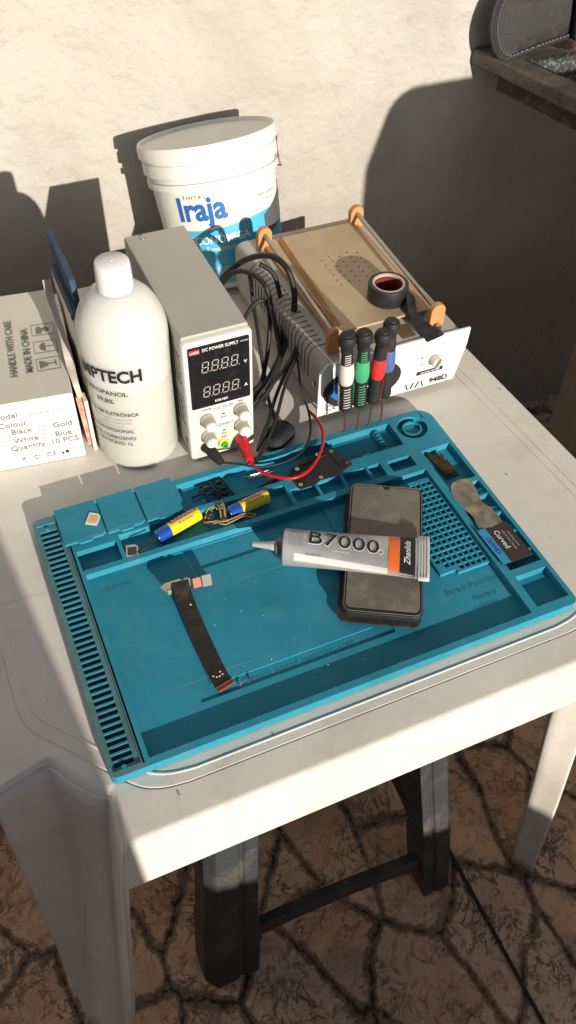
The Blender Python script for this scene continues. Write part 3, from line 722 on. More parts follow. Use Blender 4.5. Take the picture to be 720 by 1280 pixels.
# pry tool blade
t = thing('pry_tool', (.425,.12,.01), 'worn metal pry blade with blue and black handle card in the right tray', 'pry tool')
b = MB(); rings = []
sec = [(.4275,.1790,.002),(.4275,.1775,.0090),(.4260,.1730,.0125),(.4245,.1650,.0140),(.4232,.1550,.0135),(.4232,.1450,.0120),(.4240,.1360,.0115),(.4245,.1270,.0120),(.4245,.1150,.0135),(.4245,.1050,.0150)]
for i, (cx, cy, w) in enumerate(sec):
    z = .0125+.0030*math.sin(i*1.1)*(1 if i > 4 else .2)
    rings.append([Vector((cx-w, cy-.004*(i>8), z)), Vector((cx, cy, z+.0012)), Vector((cx+w, cy+.004*(i>6), z)), Vector((cx, cy, z-.0002))])
b.loft(rings, BLADE); b.build('blade', t, ang=60)
M = Matrix.Translation((.4255,.0865,.0125)) @ Matrix.Rotation(.03, 4, 'Z') @ Matrix.Rotation(.05, 4, 'Y')
b = MB(); b.box(-.0185,.0175,-.0225,.0235,0,.0010,mk('dark_card',(.045,.032,.022),.45,var=.5,vscale=60,dust=.4,dustcol=(.18,.13,.09)),M); b.build('handle_card', t, bevel=.0003)
b = MB(); b.box(-.0183,-.0090,-.0225,.0235,.0012,.0016,mk('azure_ink',(.02,.28,.52),.45),M)
text(b, 'QIANLI', .0070, BLUEI, M @ tmat((-.0136,.001,.0019),(0,-1,0),(1,0,0)), bold=.01)
text(b, 'Curved', .0080, WHI, M @ tmat((-.0010,.005,.0014),(0,-1,0),(1,0,0)), bold=.01)
text(b, 'ultra thin blade', .0042, SEG, M @ tmat((.0060,.002,.0014),(0,-1,0),(1,0,0)))
text(b, 'opening tool', .0040, SEG, M @ tmat((.0110,.002,.0014),(0,-1,0),(1,0,0)))
b.build('lettering', t, smooth=False)
b = MB(); M = Matrix.Translation((.4270,.2120,.0060)) @ Matrix.Rotation(.12, 4, 'Z') @ Matrix.Rotation(.1, 4, 'X')
DKB = mk('burnt_brown_metal', (.075,.045,.028), .3, metal=.5, var=.5, vscale=90)
b.prism([(-.0085,-.0200),(.0075,-.0200),(.0085,.0010),(.0050,.0040),(.0040,.0100),(-.0010,.0120),(-.0060,.0200),(-.0085,.0190),(-.0070,.0040)], 0, .0012, DKB, M); b.box(-.006,.005,-.017,.000,.0012,.0022,DKB,M); b.box(.001,.007,.006,.0105,0,.003,DKB,M)
tag(b.build('metal_shield', bevel=.0003), 'burnt brown metal shield scrap in the tray under the round ring', 'phone part')

# screwdrivers
def screwdriver(bx, by, tx, ty, mat, label, zt=.147):
    p0 = Vector((bx,by,.004)); p1 = Vector((tx,ty,zt)); ax = (p1-p0).normalized(); L = (p1-p0).length
    q = ax.to_track_quat('Z','Y').to_matrix().to_4x4(); q.translation = p0
    t = thing('precision_screwdriver', p0, label, 'screwdriver', 'precision screwdrivers standing in the mat')
    b = MB(); b.lathe([(.0012,0),(.0012,.034),(.0016,.036),(.0016,.048)], SHAFT, 12, q); b.build('shaft', t)
    h0 = .043; hl = L-h0
    prof = lambda l: [(r, h0+z*hl) for r, z in l]
    b = MB()
    b.lathe(prof([(.0030,0),(.0066,.015),(.0080,.06),(.0076,.14),(.0070,.33),(.0068,.40)]), BLACKP, 24, q)
    b.build('grip', t); b = MB()
    b.lathe(prof([(.0068,.62),(.0072,.68),(.0064,.80),(.0062,.83),(.0082,.87),(.0090,.92),(.0090,.96),(.0078,.99),(.0050,1.0)]), BLACKP, 24, q)
    b.build('handle_head', t)
    b = MB(); b.lathe(prof([(.0070,.38),(.0080,.42),(.0084,.50),(.0078,.60),(.0069,.65)]), mat, 24, q)
    # ribbed coloured inlays facing the camera
    for z0, z1, n, r in ((.07,.36,8,.0078),(.66,.80,5,.0070)):
        for k in range(n):
            z = h0+hl*(z0+(z1-z0)*(k+.5)/n)
            for a0 in (-1.9,-.25):
                pts = [(r*1.03*math.cos(a), r*1.03*math.sin(a), z+.0006*math.sin(a*2)) for a in [a0-.45, a0-.2, a0, a0+.2, a0+.45]]
                b.tube(pts, .00052, mat, 5, 1, q)
    b.build('colour_band', t)
    b = MB(); b.lathe([(.0062,L+.0003),(.0058,L+.0012),(.003,L+.0014)], BLACKP, 20, q); b.build('swivel_cap', t)
screwdriver(.3480,.2915,.3412,.2915, WHITEH, 'precision screwdriver with white grip band, leftmost of the four', .147)
screwdriver(.3635,.2905,.3598,.2905, GREENH, 'precision screwdriver with green grip band', .146)
screwdriver(.3765,.2905,.3822,.2905, REDH, 'precision screwdriver with red grip band', .140)
screwdriver(.3925,.2910,.3962,.3000, BLUEH, 'precision screwdriver with blue grip band, rightmost of the four', .143)

# ------------------------------------------------------------------ power supply
PX0, PX1, PY0, PY1, PZ = .1812, .2505, .3300, .5210, .1612
t = thing('bench_power_supply', ((PX0+PX1)/2,(PY0+PY1)/2,0), 'grey bench power supply with black display and four cream knobs', 'power supply')
b = MB(); b.loft([[(x,y,z) for x, z in rrect(PX0,PX1,.004,PZ,.0022,3)] for y in (PY0,PY1)], GREYM); b.build('housing', t, bevel=.0006)
for x in (PX0+.008, PX1-.008):
    for y in (PY0+.02, PY1-.02): b = MB(); b.lathe([(.006,0),(.006,.0045)], BLACKP, 16, Matrix.Translation((x,y,0))); b.build('foot', t)
b = MB(); b.loft([[(x,y,z) for x, z in rrect(PX0-.0015+i,PX1+.0015-i,.003+i,PZ-.003-i,.004,4)] for y, i in ((PY0+.0005,0),(PY0-.0065,0),(PY0-.0075,.0010))], PANEL); b.build('front_panel', t, ang=60)
fy = PY0-.0078
T = lambda x, z, o=0: tmat((x, fy-o, z), (1,0,0), (0,0,1))
disp_x0, disp_x1, dz0, dz1 = .1845,.2485,.0745,.1525
b = MB(); b.loft([[(x,y,z) for x, z in rrect(disp_x0,disp_x1,dz0,dz1,.0018,3)] for y in (fy+.0006,fy-.0006)], BLACKG); dsp = b.build('display', t)
b = MB(); fd = .0011
b.box(.1858,.1965,fy-.0012,fy-.0006,.1445,.1500, REDI)
text(b, 'LAIDE', .0036, WHI, T(.1911,.1471,.0015), bold=.015)
text(b, 'DC POWER SUPPLY', .0054, WHI, T(.2180,.1473,fd), bold=.010, sx=.80)
text(b, 'MATRIX', .0024, WHI, T(.2432,.1475,fd))
def seg7(b, cx, cz, w, h, mat):
    tH = .0010; sh = .12
    def seg(x0, z0, x1, z1):
        d = Vector((x1-x0, 0, z1-z0)).normalized(); nrm = Vector((-d.z,0,d.x))*tH/2
        P = []
        for x, z in ((x0,z0),(x1,z1)): P.append(Vector((cx+x+sh*z, fy-.0008, cz+z)))
        a, c = P[0]+d*.0007, P[1]-d*.0007
        b.add([a-nrm, c-nrm, c+nrm, a+nrm], [(0,1,2,3)], mat)
    w /= 2; h /= 2
    for s_ in ((-w,h,w,h),(-w,0,w,0),(-w,-h,w,-h),(-w,0,-w,h),(w,0,w,h),(-w,-h,-w,0),(w,-h,w,0)): seg(*s_)
    b.box(cx+w+.0013,cx+w+.0022,fy-.0009,fy-.0006,cz-h-.0004,cz-h+.0004,mat)
for cz in (.1260,.0945):
    for k in range(4): seg7(b, .2015+k*.0103, cz, .0062, .0125, SEG)
text(b, 'V', .0052, WHI, T(.2438,.1215,fd), bold=.02); text(b, 'A', .0052, WHI, T(.2438,.0915,fd), bold=.02)
text(b, 'K3010D', .0042, WHI, T(.2165,.0800,fd), bold=.015)
b.build('display_lettering', dsp, smooth=False)
b = MB()
for s_, x, z, sz, m_ in (('VOLTAGE',.2180,.0685,.0052,LBLUE),('CURRENT',.2180,.0440,.0052,LBLUE),('COARSE',.2000,.0705,.0028,INK),('FINE',.2370,.0705,.0028,INK),('COARSE',.1990,.0470,.0024,INK),('FINE',.2370,.0470,.0024,INK),('C.V',.2180,.0545,.0034,INK),('C.C',.2180,.0310,.0034,INK),('GND',.2172,.0262,.0028,INK)):
    text(b, s_, sz, m_, T(x, z, .0004), bold=.015)
for x, z in ((.2180,.0590),(.2180,.0355)): b.box(x-.0015,x+.0015,fy-.0004,fy,z-.0006,z+.0006,INK)
b.build('panel_lettering', t, smooth=False)
def fwd(x, z, y=fy): return Matrix.Translation((x,y,z)) @ Matrix.Rotation(PI/2, 4, 'X')
for x, z in ((.1995,.0575),(.2368,.0605),(.1995,.0345),(.2368,.0385)):
    b = MB(); n = 36
    prof = [(.0074,0),(.0074,.003),(.0068,.004),(.0064,.0135),(.0058,.0145)]
    rings = [[(r*(1+.035*(k%2))*math.cos(2*PI*k/n), r*(1+.035*(k%2))*math.sin(2*PI*k/n), z_) for k in range(n)] for r, z_ in prof]
    b.loft(rings, KNOB, M=fwd(x,z)); kn = b.build('knob', t, ang=20)
    b = MB(); b.lathe([(.0054,.0144),(.0050,.0152)], KNOBC, 24, fwd(x,z)); b.build('knob_cap', kn)
for x, z, m_, nm in ((.1965,.0180,BLACKP,'negative'),(.2165,.0178,GRN,'ground'),(.2358,.0175,REDP,'positive')):
    b = MB(); b.lathe([(.0062,0),(.0062,.002),(.0055,.003)], YEL if nm == 'ground' else m_, 24, fwd(x,z)); b.lathe([(.0040,.0028),(.0038,.0065)], m_, 20, fwd(x,z)); b.lathe([(.0018,.0066),(.0018,.0069)], STEEL if nm=='ground' else m_, 12, fwd(x,z)); b.build('terminal', t)
b = MB()
for row, (z0, nr) in enumerate(((.095,7),(.040,7))):
    for i in range(nr):
        for k in range(4): b.box(PX0-.0004,PX0+.0002, PY0+.012+k*.0055+(i%2)*.0027, PY0+.0140+k*.0055+(i%2)*.0027, z0+i*.0058, z0+i*.0058+.0026, INK)
b.build('vent_holes', t, smooth=False)
b = MB(); b.lathe([(.0030,0),(.0028,.001),(.0015,.0018)], STEEL, 16, Matrix.Translation((.2000,.5130,PZ))); b.build('screw', t); b = MB(); b.lathe([(.0030,0),(.0028,.001)], STEEL, 16, Matrix.Translation((PX0-.0005,PY0+.012,.018)) @ Matrix.Rotation(-PI/2,4,'Y')); b.build('screw', t)

# ------------------------------------------------------------------ bottle
BX, BY = .1360, .3750
t = thing('alcohol_bottle', (BX,BY,0), 'round translucent white isopropanol bottle with white cap and black print', 'bottle')
Mb = Matrix.Translation((BX,BY,.0005))
b = MB(); R_ = .0438
b.lathe([(R_*.80,0),(R_*.95,.0015),(R_*.985,.006),(R_,.1080)], HDPEF, 64, Mb, cap1=False)
b.lathe([(R_,.1080),(R_*1.025,.1400),(R_*1.03,.1500),(R_*1.015,.1600),(R_*.97,.1700),(R_*.885,.1800),(R_*.77,.1885),(R_*.62,.1955),(R_*.46,.1995),(.0172,.2010),(.0150,.2040)], HDPE, 64, Mb, cap0=False)
b.build('bottle_body', t, ang=60)
b = MB(); n = 72
rings = [[(r*(1+.012*(k%2))*math.cos(2*PI*k/n), r*(1+.012*(k%2))*math.sin(2*PI*k/n), z) for k in range(n)] for r, z in ((.0172,.2015),(.0174,.2022),(.0164,.2265),(.0156,.2290))]
b.loft(rings, WHITEP, M=Mb); b.lathe([(.0156,.2290),(.0148,.2297),(.0010,.2295)], WHITEP, 40, Mb, cap0=False); b.lathe([(.0012,.2296),(.0010,.2300)], WHITEP, 12, Mb); b.build('cap', t, ang=60)
b = MB()
def cyl(s, z, off=.00075, a0=-PI/2-.52):
    a = a0+s/R_; rr = R_*(1+.0256*max(0, min(1, (z-.108)/.032)))+off; return Vector((BX+rr*math.cos(a), BY+rr*math.sin(a), z))
def ct(s_, size, z, xo, **k): text(b, s_, size, k.pop('mat', INK), lambda p: cyl(p.x+xo, z+p.y), **k)
ct('IMPTECH', .0205, .1290, .0270, bold=.034, align='RIGHT', sx=.84)
ct('ISOPROPANOL', .0078, .1075, .0100, bold=.012, align='RIGHT', sx=1.05)
ct('99,8%', .0078, .0965, -.0050, bold=.012, align='RIGHT', sx=1.05)
ct('LIMPEZA EM ELETRÔNICA', .0062, .0800, .0180, bold=.012, align='RIGHT', sx=.95)
ct('remove residuos, contaminantes', .0034, .0735, .0110, align='RIGHT', mat=INKG)
ct('de placas e componentes', .0034, .0690, .0100, align='RIGHT', mat=INKG)
ct('eletronicos em geral', .0034, .0645, .0010, align='RIGHT', mat=INKG)
ct('USO PROFISSIONAL', .0062, .0575, .0110, bold=.012, align='RIGHT', sx=.95)
ct('NÃO CORROSIVO', .0062, .0475, .0120, bold=.012, align='RIGHT', sx=1.05)
ct('CONTEÚDO 1L', .0062, .0400, .0080, bold=.012, align='RIGHT', sx=1.05)
b.build('lettering', t, smooth=False)

# ------------------------------------------------------------------ white shipping box
rz = -math.radians(7)
Mb = Matrix.Translation((.0760,.3770,0)) @ Matrix.Rotation(rz, 4, 'Z')
t = thing('cardboard_box', (-.02,.47,0), 'white cardboard box printed HANDLE WITH CARE with model checkboxes at the table edge', 'box')
bw, bd, bh = .21, .190, .0880
b = MB(); b.box(-bw,0,0,bd,.0005,bh,CARD,Mb); b.build('carton', t, bevel=.0008)
b = MB(); b.loft([[(x,y,z) for x, y in ((-bw+.001,.0),(-.001,.0),(.0025,bd*.5),(.0,bd-.002),(-bw+.001,bd-.002))] for z in (bh+.0006,bh+.0022)], CARDT, M=Mb); b.build('lid_flap', t, bevel=.0004)
b = MB(); Tt = lambda x, y: Mb @ tmat((x,y,bh+.0028),(0,1,0),(-1,0,0))
text(b, 'GLASS', .0150, INKG, Tt(-.0760,.070), bold=.01)
text(b, 'HANDLE WITH CARE', .0112, INKG, Tt(-.0535,.088), bold=.014, sx=.92)
text(b, 'MADE IN CHINA', .0112, INKG, Tt(-.0375,.080), bold=.014, sx=.92)
def frame(b, x, y, w, h):
    z0, z1 = bh+.0024, bh+.0027
    for x0,x1,y0,y1 in ((x-w,x+w,y-h,y-h+.0004),(x-w,x+w,y+h-.0004,y+h),(x-w,x-w+.0004,y-h,y+h),(x+w-.0004,x+w,y-h,y+h)): b.box(x0,x1,y0,y1,z0,z1,INKG,Mb)
zi = bh+.0026
for y in (.052,.082,.113): frame(b, -.0180, y, .0120, .0100)
# glass symbol
b.add([( -.0270,.0460,zi),(-.0270,.0585,zi),(-.0190,.0550,zi),(-.0170,.0525,zi),(-.0190,.0490,zi)], [(0,1,2,3,4)], INKG, Mb); b.box(-.0170,-.0100,.0518,.0530,zi-.0003,zi,INKG,Mb); b.box(-.0108,-.0096,.0475,.0570,zi-.0003,zi,INKG,Mb)
# umbrella
b.add([(-.0240+.0065*(1-math.cos(a)) if 0 else -.0180-.0065*math.sin(a), .082+.0070*math.cos(a), zi) for a in [PI*k/10 for k in range(11)]], [tuple(range(11))], INKG, Mb); b.box(-.0180,-.0100,.0815,.0825,zi-.0003,zi,INKG,Mb)
# keep dry / hand
b.add([(-.0255,.1065,zi),(-.0200,.1060,zi),(-.0180,.1120,zi),(-.0150,.1070,zi),(-.0110,.1130,zi),(-.0150,.1190,zi),(-.0185,.1150,zi),(-.0220,.1200,zi),(-.0255,.1160,zi)], [tuple(range(9))], INKG, Mb)
Tf = lambda x, z: Mb @ tmat((x,-.0009,z),(1,0,0),(0,0,1))
for s_, x, z, sz in (('Model',-.0830,.0740,.0095),('Colour',-.0800,.0620,.0095),('Black',-.0690,.0515,.0095),('Gold',-.0265,.0515,.0095),('White',-.0690,.0390,.0095),('Blue',-.0265,.0390,.0095),('Quantity  10 PCS',-.0740,.0290,.0095)):
    text(b, s_, sz, INKG, Tf(x,z), bold=.012, align='LEFT', sx=1.05)
b.box(-.0500,-.0100,-.0007,-.0004,.0715,.0719,INKG,Mb)
for x in (-.0790,-.0370):
    for z in (.0510,.0385):
        for a0,a1,c0,c1 in ((-.003,.003,-.003,-.0026),(-.003,.003,.0026,.003),(-.003,-.0026,-.003,.003),(.0026,.003,-.003,.003)): b.box(x+a0,x+a1,-.0007,-.0004,z+c0,z+c1,INKG,Mb)
text(b, 'CE', .0090, INKG, Tf(-.0345,.0120), bold=.01); text(b, 'X', .0075, INKG, Tf(-.0640,.0120), bold=.02); 
b.tube([(-.0500+.0030*math.cos(a),-.0008,.0120+.0026*math.sin(a)) for a in [2*PI*k/10*.85 for k in range(11)]], .0005, INKG, 5, 1, Mb)
b.box(-.0240,-.0215,-.0007,-.0004,.0095,.0120,INK,Mb); b.box(-.0200,-.0165,-.0007,-.0004,.0100,.0140,INK,Mb)
b.build('lettering', t, smooth=False)

# ------------------------------------------------------------------ upright packages between box and bottle
def sheet(name, P0, P1, z0, z1, th, mat, label, cat, wob=0, lean=0, edge=None, top0=None):
    """thin upright pack from front P0 to back P1 (x,y)"""
    t = thing(name, ((P0[0]+P1[0])/2,(P0[1]+P1[1])/2,0), label, cat)
    P0 = Vector((*P0,0)); P1 = Vector((*P1,0)); d = (P1-P0); n = Vector((d.y,-d.x,0)).normalized()
    b = MB(); rings = []
    for i in range(15):
        u = i/14; p = P0+d*u; zt = (top0 if top0 is not None else z1)+(z1-(top0 if top0 is not None else z1))*u
        rr = []
        for sgn in (1,-1):
            rng_ = range(7) if sgn == 1 else range(6,-1,-1)
            for k in rng_:
                z = z0+(zt-z0)*k/6
                off = sgn*th/2+wob*math.sin(u*9+k*1.7+sgn)*.5
                rr.append(p+n*(off)+Vector((lean*z,0,z+wob*(k==6)*math.sin(u*21))))
        rings.append(rr)
    b.loft(rings, mat); b.build('pack_body', t, ang=50)
    if edge:
        b = MB(); b.tube([P0+d*u_+n*0+Vector((lean*zz_,0,zz_)) for u_, zz_ in edge[1]], edge[2], edge[0], 6, 3, flat=1.8); b.build('edge_strip', t)
    return t
sheet('foam_panel', (.1085,.4100), (.1085,.5050), .002, .196, .006, BLUEF, 'dark blue foam sheet standing tallest behind the white bottle', 'foam panel', wob=.0010, lean=-.03)
sheet('screen_pack', (.1000,.4000), (.1010,.4900), .002, .160, .009, CREAM, 'upright pale pack with blue upper edge between the box and the bottle', 'pack', wob=.0014, lean=-.01, edge=(BLUEF, [(0,.159),(.3,.1605),(.7,.1605),(1,.159)], .0050))
sheet('plastic_sleeve', (.0870,.3900), (.0935,.4950), .002, .146, .007, CLEARP, 'crumpled milky plastic sleeve leaning against the white carton', 'plastic sleeve', wob=.0022, lean=-.04, edge=(ORG, [(.02,.070),(.0,.045),(-.01,.02),(0,.004)], .0028), top0=.085)
b = MB(); b.box(.0862,.0900,.3800,.3950,.001,.072,CREAM); tag(b.build('card_strip', bevel=.0004), 'narrow cream card strip wedged in front of the plastic sleeve', 'card')

# ------------------------------------------------------------------ paint bucket leaning on the wall
top = Vector((.3480,.7245,.1600)); tilt = math.radians(17.5)
Mt = Matrix.Translation(top) @ Matrix.Rotation(-math.radians(3.0), 4, 'Y') @ Matrix.Rotation(-tilt, 4, 'X')
t = thing('paint_bucket', (.345,.68,0), 'white paint bucket with blue print leaning on the wall behind the devices', 'bucket')
Hb = .182; r0 = .0755; r1 = .0842
rad_at = lambda z: r0+(r1-r0)*(z+Hb)/Hb
b = MB(); b.lathe([(r0*.93,-Hb),(r0*.98,-Hb+.001),(r0,-Hb+.005),(rad_at(-.052),-.052),(rad_at(-.052)+.0045,-.051),(rad_at(-.048)+.0048,-.0435),(rad_at(-.042)+.001,-.0425),(rad_at(-.03)+.001,-.030)], BUCKW, 72, Mt, cap1=False); b.build('pail', t, ang=40)
b = MB(); b.lathe([(rad_at(-.03)+.003,-.036),(rad_at(-.03)+.0055,-.035),(rad_at(-.03)+.0055,-.0205),(rad_at(-.02)+.0030,-.0195),(rad_at(-.02)+.0030,-.0165),(.0905,-.0155),(.0905,-.003),(.0890,0),(.0862,.0003),(.0850,-.0010),(.0845,-.0045),(.0780,-.0052),(.0010,-.0048)], BUCKW, 72, Mt, cap0=False); b.build('bucket_lid', t, ang=40)
b = MB()
a0 = math.radians(-2); rh = .094
hp_ = [(rh*math.cos(a0), rh*math.sin(a0), -.020),(rh*1.03,.010,-.036),(rh*1.04,.012,-.052),(rh*.99,-.006,-.060)]
b.tube(hp_, .0012, STEEL, 8, 5, Mt); b.tube([(.030,.0885,-.066),(.055,.078,-.066),(.08,.050,-.064),(rh*.99,-.004,-.060)], .0012, STEEL, 8, 6, Mt); b.build('handle', t)
ba = -PI/2+.06   # direction that faces the viewer
def bc(s, z, off=.0004):
    r = rad_at(z)+off; a = ba+s/.08; return Mt @ Vector((r*math.cos(a), r*math.sin(a), z))
def bpatch(b, s0, s1, z0f, z1f, mat, off, n=30):
    V_ = []; F_ = []
    for i in range(n+1):
        s = s0+(s1-s0)*i/n
        z0 = z0f(s) if callable(z0f) else z0f; z1 = z1f(s) if callable(z1f) else z1f
        for k in range(5): V_.append(bc(s, z0+(z1-z0)*k/4, off))
    for i in range(n):
        for k in range(4): F_.append((i*5+k,(i+1)*5+k,(i+1)*5+k+1,i*5+k+1))
    b.add(V_, F_, mat)
b = MB()
bpatch(b, -.075, .085, -.150, lambda s: -.098+.004*math.sin(s*30), SKYI, .00035)
bpatch(b, -.075, .085, -.178, -.150, WHI, .00035)
bpatch(b, -.075, .045, -.174, -.150, mk('pale_sky',(.25,.52,.68),.5), .0006)
bpatch(b, .034, .112, lambda s: -.128+.25*(s-.034), lambda s: -.100+.42*(s-.034), DKI, .0007)
text(b, 'Iraja', .0410, BLUEI, lambda p: bc(p.x-.0500, -.0760+p.y, .0010), bold=.028, sx=.92)
text(b, 'TINTAS', .0070, INKG, lambda p: bc(p.x-.0560, -.0600+p.y, .0010), spacing=1.4)
text(b, 'ECONÔMIGA', .0140, WHI, lambda p: bc(p.x-.0330, -.1150+p.y, .0010), bold=.018, sx=.95)
text(b, 'Rendimento', .0090, WHI, lambda p: bc(p.x-0.0310, -0.1265+p.y, .0010))
text(b, 'TINTA ACRÍLICA', .0045, INKG, lambda p: bc(p.x+.0440, -.0740+p.y, .0010)); text(b, 'conteudo 3,6 L', .0035, INKG, lambda p: bc(p.x+.0460, -.0810+p.y, .0010))
bpatch(b, -.0020, .0200, -.163, -.154, BLUEI, .0010, 8); text(b, 'IRAJA', .0070, WHI, lambda p: bc(p.x+.009, -.1585+p.y, .0014), bold=.02)
for s0, z0 in ((-.014,-.138),(.002,-.133),(.016,-.142)):
    V_ = [bc(s0+x*.0035, z0+z*.006, .0011) for x, z in ((0,1),(.6,.2),(.8,-.4),(.4,-.9),(-.4,-.9),(-.8,-.4),(-.6,.2))]; b.add(V_, [tuple(range(7))], WHI)
b.build('label_print', t, smooth=False)

# ------------------------------------------------------------------ screen separator machine
SX0, SX1, SY0, SY1, SZ = .3350, .5130, .3320, .5920, .0790
t = thing('screen_separator', ((SX0+SX1)/2,.46,0), 'cream and grey screen separator machine with copper corner blocks and 948D panel', 'machine')
b = MB()
pts = rrect(SX0,SX1,.008,SZ,.012,6)
b.loft([[(x,y,z) for x, z in pts] for y in (SY0,SY1)], GREYD); b.build('housing', t, bevel=.0006)
for x in (SX0+.02,SX1-.02):
    for y in (SY0+.02,SY1-.02): b = MB(); b.lathe([(.008,0),(.009,.0085)], BLACKP, 16, Matrix.Translation((x,y,0))); b.build('foot', t)
b = MB(); b.loft([[(x,y,z) for x, z in [(SX0-.004,.009),(SX1-.004,.009),(SX1+.006,.058),(SX1+.007,.080),(SX1-.060,.0810),(SX0+.006,.0795),(SX0-.0035,.0690)]] for y in (SY0-.0035,SY0)], WHPAN); fp = b.build('front_panel', t, bevel=.0008)
sy = SY0-.0037
b = MB(); n = 40
b.add([(.3858+.0490*math.cos(2*PI*k/n), sy-.0004, .0405+.0290*math.sin(2*PI*k/n)) for k in range(n)], [tuple(range(n))], INK)
b.add([(.3858+.0250*math.cos(2*PI*k/n)-.015, sy-.0008, .0405+.0170*math.sin(2*PI*k/n)) for k in range(n)], [tuple(range(n))], BLUEI)
Ts = lambda x, z, o=.0005: tmat((x, sy-o, z), (1,0,0), (0,0,1))
text(b, 'UYUE', .0180, WHI, Ts(.3858,.0405,.0012), bold=.02)
for k in range(4): b.box(-.0008,.0008,-.0002,.0002,-.0045,.0045,INK, Matrix.Translation((.4450+k*.0068,sy-.0005,.0162)) @ Matrix.Rotation((-.35,.45,.45,-.35)[k],4,'Y'))
text(b, '948D', .0100, INK, Ts(.4870,.0165), bold=.03, sx=1.1)
b.box(.4560,.4905,sy-.0006,sy-.0002,.0300,.0350,INK); text(b, 'HEATING SWITCH', .0030, WHI, Ts(.4733,.0325,.0009), bold=.01)
text(b, 'CE', .0110, INK, Ts(.3480,.0180)); b.box(.3405,.3410,sy-.0005,sy-.0002,.010,.026,INKG)
text(b, 'A', .0042, INK, Ts(.4605,.0545), bold=.02); text(b, '+', .0050, INK, Ts(.4605,.0445), bold=.02)
b.build('panel_lettering', fp, smooth=False)
b = MB(); b.lathe([(.0068,0),(.0066,.008),(.0058,.009)], KNOB, 28, fwd(.4765,.0490,sy)); b.box(-.0012,.0012,-.0060,.0060,.0088,.0130,KNOB,fwd(.4765,.0490,sy)@Matrix.Rotation(-.5,4,'Z')); b.build('knob', t)
# plate and frame
b = MB(); b.box(.3640,.4960,.3760,.5800,SZ,.0835,COPPER); b.build('plate_frame', t, bevel=.0015)
b = MB(); b.box(.3735,.4900,.3700,.5720,.0838,.0862,ALU)
b.build('heating_plate', t, bevel=.0006)
b = MB()
for j in range(5):
    for i in range(6):
        x = .4150+j*.0120; y = .4500+i*.0110+(j%2)*.005
        b.lathe([(.0011,.0863),(.0010,.08645)], INK, 8, Matrix.Translation((x,y,0)))
b.build('suction_holes', t, smooth=False)
b = MB(); M = Matrix.Translation((.3800,.4700,.0900)) @ Matrix.Rotation(-.05,4,'Z') @ Matrix.Rotation(.7,4,'Y'); b.box(-.0006,.0006,-.095,.095,-.0032,.0032,COPPER,M); b.build('side_guide', t)
b = MB(); b.box(.4385,.4560,.3400,.3620,SZ+.0002,SZ+.0008,mk('brown_slot',(.12,.07,.035),.5)); b.build('slot', t); b = MB(); b.box(.4000,.4120,.3450,.3700,SZ+.0002,SZ+.0008,mk('brown_slot2',(.16,.11,.07),.5)); b.build('slot', t)
for x, y in ((.3650,.5680),(.3590,.3520),(.4935,.5720),(.4845,.3500)):
    b = MB(); w, hh_ = .0082, .0290
    prof = [(-.0095,0),(.0095,0),(.0095,hh_-.0095)]+[(.0095*math.cos(a), hh_-.0095+.0095*math.sin(a)) for a in [PI*k/8 for k in range(1,8)]]+[(-.0095,hh_-.0095)]
    Mq = Matrix.Translation((x,y,SZ)) @ Matrix.Rotation(.05,4,'Z')
    b.loft([[(px_, yy, pz) for px_, pz in prof] for yy in (-w*.5,w*.5)], COPPER, M=Mq); b.build('corner_block', t, bevel=.0012)
for (x0,y0),(x1,y1) in (((.3590,.3520),(.3650,.5680)),((.4845,.3500),(.4935,.5720))):
    b = MB(); b.tube([(x0,y0,.0985),(x1,y1,.0985)], .0027, mk('dull_rod',(.38,.34,.28),.4,metal=.5), 16, 1); b.build('rod', t)
b = MB(); b.lathe([(.0035,0),(.0035,.0055),(.0025,.006)], STEEL, 14, Matrix.Translation((.4840,.3405,SZ))); b.build('screw', t); b = MB(); b.lathe([(.0025,0),(.0025,.003)], STEEL, 12, Matrix.Translation((SX0,.345,.045))@Matrix.Rotation(-PI/2,4,'Y')); b.build('screw', t)
b = MB()
for k in range(20):
    y = .3650+k*.0092
    pr_ = [(SX0-.0004,.040),(SX0-.0004,.066),(SX0+.0030,.0755),(SX0+.0115,SZ+.0003),(SX0+.0190,SZ+.0003)]
    b.tube([(x_, y, z_) for x_, z_ in pr_], .00055, INKG, 5, 3)
b.build('vent_slots', t)

# tape roll on the separator
TC = Vector((.4530,.4075,.0866))
t = thing('tape_roll', TC, 'roll of black electrical tape lying on the separator plate', 'tape')
Mq = Matrix.Translation(TC)
b = MB(); b.lathe([(.0182,.0003),(.0228,.0),(.0232,.001),(.0232,.0190),(.0228,.0200),(.0182,.0198)], TAPEB, 56, Mq, cap0=False, cap1=False)
b.tube([(.4700,.3920,.0970),(.4735,.3860,.0950),(.4700,.3780,.0910),(.4660,.3700,.0885)], .0008, TAPEB, 6, 3)
b.build('tape_winding', t)
b = MB(); b.lathe([(.0164,.0012),(.0164,.0200),(.0186,.0203),(.0186,.0010)], CARDR, 48, Mq, cap0=False, cap1=False); b.lathe([(.0163,.0010),(.0163,.0175)], CARDI, 48, Mq, cap0=True, cap1=False); b.build('core', t)
b = MB(); P = [(.4755,.3990,.0960),(.4740,.3910,.0965),(.4690,.3800,.0935),(.4660,.3690,.0900),(.4650,.3580,.0870),(.4665,.3450,.0835),(.4690,.3320,.0845),(.4705,.3240,.0820)]
S = spline([Vector(p) for p in P], 5); rings = []
